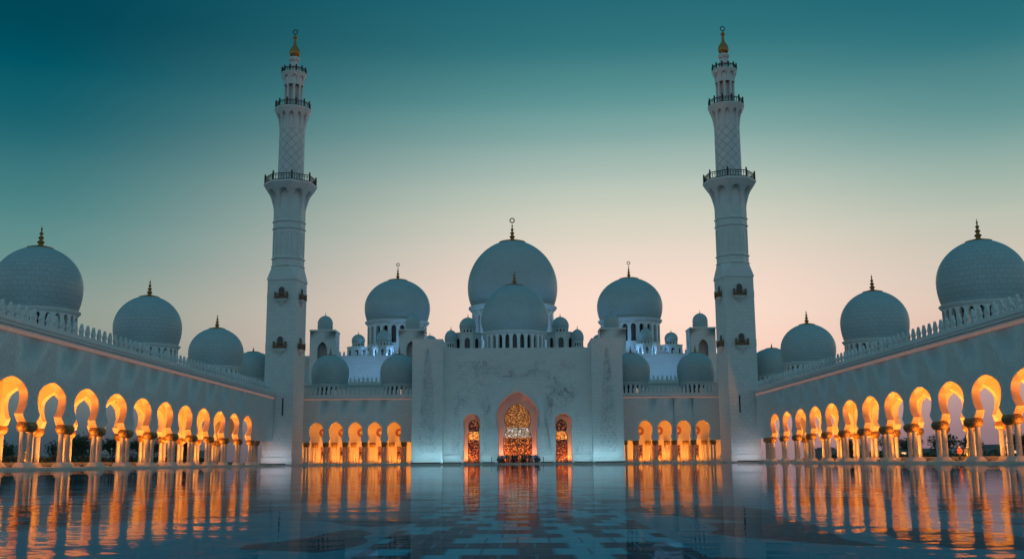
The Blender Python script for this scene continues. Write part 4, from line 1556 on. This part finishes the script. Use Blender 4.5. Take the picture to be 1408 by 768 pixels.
# ================================================================== people
SKIN = plain('skin', (0.36, 0.22, 0.15), 0.6, 0, 0.1)
HAIR = plain('black_hair', (0.015, 0.012, 0.01), 0.6)
def cloth(name, c):
    return plain(name, c, 0.85, 0, 0.2, 4.0)
CLOTH = {'black': cloth('black_cloth', (0.02, 0.02, 0.025)), 'navy': cloth('navy_cloth', (0.03, 0.045, 0.09)), 'grey': cloth('grey_cloth', (0.2, 0.22, 0.25)),
         'brown': cloth('brown_cloth', (0.1, 0.06, 0.04)), 'pale blue': cloth('pale_blue_cloth', (0.3, 0.38, 0.46)), 'red': cloth('red_cloth', (0.26, 0.035, 0.035)), 'white': cloth('white_cloth', (0.7, 0.7, 0.68))}
def person(x, y, z, h, rz, top, bottom, robe, label, group, pose=0.0, crouch=False):
    root = thing('person', label, 'person', (x, y, z), rz, group)
    k = h / 1.72
    J = {}
    hip = 0.92 if not crouch else 0.5
    lean = 0.0 if not crouch else -0.12
    st = pose
    J = [(0, 0, hip, .13, .11), (0, 0.0 + lean * .4, hip + .22, .125, .1), (0, lean, hip + .44, .15, .1), (0, lean, hip + .54, .06, .06), (0, lean - .02, hip + .66, .085, .1), (0, lean - .01, hip + .77, .07, .085),
         (.17, lean, hip + .46, .06, .06), (.24, lean + .03, hip + .2, .045, .045), (.24, lean - .08, hip - .04, .035, .035), (.24, lean - .12, hip - .12, .04, .025),
         (-.17, lean, hip + .46, .06, .06), (-.24, lean + .03, hip + .2, .045, .045), (-.24, lean - .06, hip - .04, .035, .035), (-.24, lean - .1, hip - .12, .04, .025)]
    if not crouch:
        J += [(.09, -.02 - st * .3, .5, .065, .065), (.09, .02 - st, .09, .042, .042), (.1, -.13 - st, .035, .04, .03),
              (-.09, -.02 + st * .3, .5, .065, .065), (-.09, .04 + st, .09, .042, .042), (-.1, -.11 + st, .035, .04, .03)]
    else:
        J += [(.12, -.4, .52, .065, .065), (.12, -.2, .09, .042, .042), (.12, -.36, .035, .04, .03),
              (-.12, -.4, .52, .065, .065), (-.12, -.2, .09, .042, .042), (-.12, -.36, .035, .04, .03)]
    E_ = [(0, 1), (1, 2), (2, 3), (3, 4), (4, 5), (2, 6), (6, 7), (7, 8), (8, 9), (2, 10), (10, 11), (11, 12), (12, 13), (0, 14), (14, 15), (15, 16), (0, 17), (17, 18), (18, 19)]
    me = bpy.data.meshes.new('body')
    bm = bmesh.new()
    lay = bm.verts.layers.skin.verify()
    vs = []
    for i, (a, b, c, r0, r1) in enumerate(J):
        v = bm.verts.new((a * k, b * k, c * k))
        v[lay].radius = (r0 * k, r1 * k)
        v[lay].use_root = (i == 0)
        vs.append(v)
    for a, b in E_:
        bm.edges.new((vs[a], vs[b]))
    bm.to_mesh(me)
    bm.free()
    me.materials.append(SKIN)
    o = bpy.data.objects.new('body', me)
    COL.objects.link(o)
    o.parent = root
    o.modifiers.new('skin', 'SKIN')
    s2 = o.modifiers.new('smooth', 'SUBSURF')
    s2.levels = s2.render_levels = 1
    def ell(cx, cy, z, rx, ry, n=12):
        return [((cx + rx * cos(2 * pi * i / n)) * k, (cy + ry * sin(2 * pi * i / n)) * k, z * k) for i in range(n)]
    L = lean
    m = MB()
    if robe:
        m.loft([ell(0, 0, .06, .3, .26), ell(0, 0, .3, .26, .22), ell(0, 0, .8, .22, .18), ell(0, L * .5, 1.1, .22, .16), ell(0, L, 1.36, .25, .15), ell(0, L, 1.43, .17, .12), ell(0, L, 1.47, .08, .08)])
        m.build('robe', CLOTH[top], root)
    else:
        m.loft([ell(0, 0, hip - .1, .19, .15), ell(0, L * .3, hip + .15, .18, .14), ell(0, L, hip + .42, .22, .14), ell(0, L, hip + .5, .16, .12), ell(0, L, hip + .55, .08, .08)])
        for s in (-1, 1):
            m.tube([(s * .17 * k, L * k, (hip + .47) * k), (s * .25 * k, (L + .03) * k, (hip + .2) * k), (s * .25 * k, (L - .07) * k, (hip - .02) * k)], [.085 * k, .07 * k, .055 * k], 8)
        m.build('shirt', CLOTH[top], root)
        m = MB()
        for s, j0 in ((1, 14), (-1, 17)):
            a, b = J[j0], J[j0 + 1]
            m.tube([(s * .08 * k, 0, (hip + .02) * k), (a[0] * k, a[1] * k, a[2] * k), (b[0] * k, b[1] * k, (b[2] - .01) * k)], [.12 * k, .09 * k, .07 * k], 8)
        m.build('trousers', CLOTH[bottom], root)
    m = MB()
    hz = hip + .68
    m.loft([ell(0, L + .02, hz - .02, .095, .115), ell(0, L + .02, hz + .06, .1, .12), ell(0, L + .01, hz + .12, .08, .1), ell(0, L + .01, hz + .15, .03, .04)])
    m.build('headscarf' if robe else 'hair', CLOTH[top] if robe else HAIR, root)
    return root
CROWD = [
    (-3.75, 0, 1.62, 'navy', 'black', False, 'crouching person in navy at the left end of the crowd before the doors', True),
    (-3.35, .3, 1.72, 'grey', 'black', False, 'person in grey shirt, second from the left end of the crowd', False),
    (-2.95, .9, 1.66, 'black', 'black', True, 'person in black robe near the left end, behind the person in grey', False),
    (-2.55, .1, 1.75, 'pale blue', 'navy', False, 'person in pale blue shirt on the left side of the crowd', False),
    (-2.15, .7, 1.70, 'black', 'black', False, 'person in black shirt beside the one in pale blue, left of the doors', False),
    (-1.72, .2, 1.68, 'brown', 'black', False, 'person in brown shirt at the left edge of the doorway', False),
    (-0.95, .5, 1.74, 'black', 'black', True, 'person in black robe just left of the doorway centre', False),
    (-0.55, .1, 1.80, 'navy', 'black', False, 'tall person in navy shirt left of the doorway centre', False),
    (-0.15, .6, 1.70, 'black', 'navy', False, 'person in black shirt and navy trousers at the doorway centre', False),
    (0.95, .3, 1.72, 'black', 'black', True, 'person in black robe just right of the doorway centre', False),
    (1.3, .8, 1.83, 'black', 'black', False, 'tall person in black shirt right of the doorway centre', False),
    (1.65, .1, 1.70, 'navy', 'navy', False, 'person all in navy right of the doorway centre', False),
    (2.25, .5, 1.72, 'brown', 'black', True, 'person in brown robe at the right edge of the doorway', False),
    (2.6, .9, 1.75, 'black', 'grey', False, 'person in black shirt and grey trousers near the right edge of the doorway', False),
    (3.0, .2, 1.66, 'pale blue', 'grey', False, 'person in pale blue shirt on the right side of the crowd', False),
    (3.4, .6, 1.76, 'grey', 'black', False, 'person in grey shirt near the right end of the crowd', False),
    (3.75, .1, 1.70, 'navy', 'black', True, 'person in navy robe at the right end of the standing crowd', False),
    (4.15, 0, 1.60, 'black', 'black', False, 'crouching person in black at the right end of the crowd', True),
]
for x, dy, h, t_, b_, rb, lab, cr in CROWD:
    person(AX - 0.1 + x, 201.5 + dy, ZP - 0.02, h, random.uniform(-0.8, 0.8), t_, b_, rb, lab, 'crowd at the central doorway', random.uniform(-.05, .08), cr)
person(-51.6, 111.5, ZP, 1.72, 1.2, 'black', 'black', False, 'person in black under the left arcade beside an orange column', 'people under the arcades', 0.15)
person(-52.5, 122.0, ZP, 1.66, 0.4, 'brown', 'black', True, 'person in brown robe under the left arcade', 'people under the arcades')
person(51.0, 119.5, ZP, 1.74, -1.0, 'red', 'black', False, 'person in red shirt standing under the right arcade', 'people under the arcades', 0.1)
person(51.3, 118.2, ZP, 1.70, -0.6, 'black', 'black', False, 'person in black beside the one in red under the right arcade', 'people under the arcades')
for x, lab in ((-5.0, 'thin dark post left of the crowd at the water edge'), (4.9, 'thin dark post right of the crowd at the water edge')):
    root = thing('bollard', lab, 'bollard', (AX + x, 200.9, ZP - 0.02))
    MB().lathe([(0.16, 0), (0.16, 0.05), (0.06, 0.08), (0.06, 1.0), (0.1, 1.03), (0.1, 1.1), (0, 1.14)], 10).build('post', BRONZE, root)
    MB().lathe([(0.2, -0.002), (0.2, 0.03), (0.14, 0.04)], 12).build('foot', LAMPBODY, root)
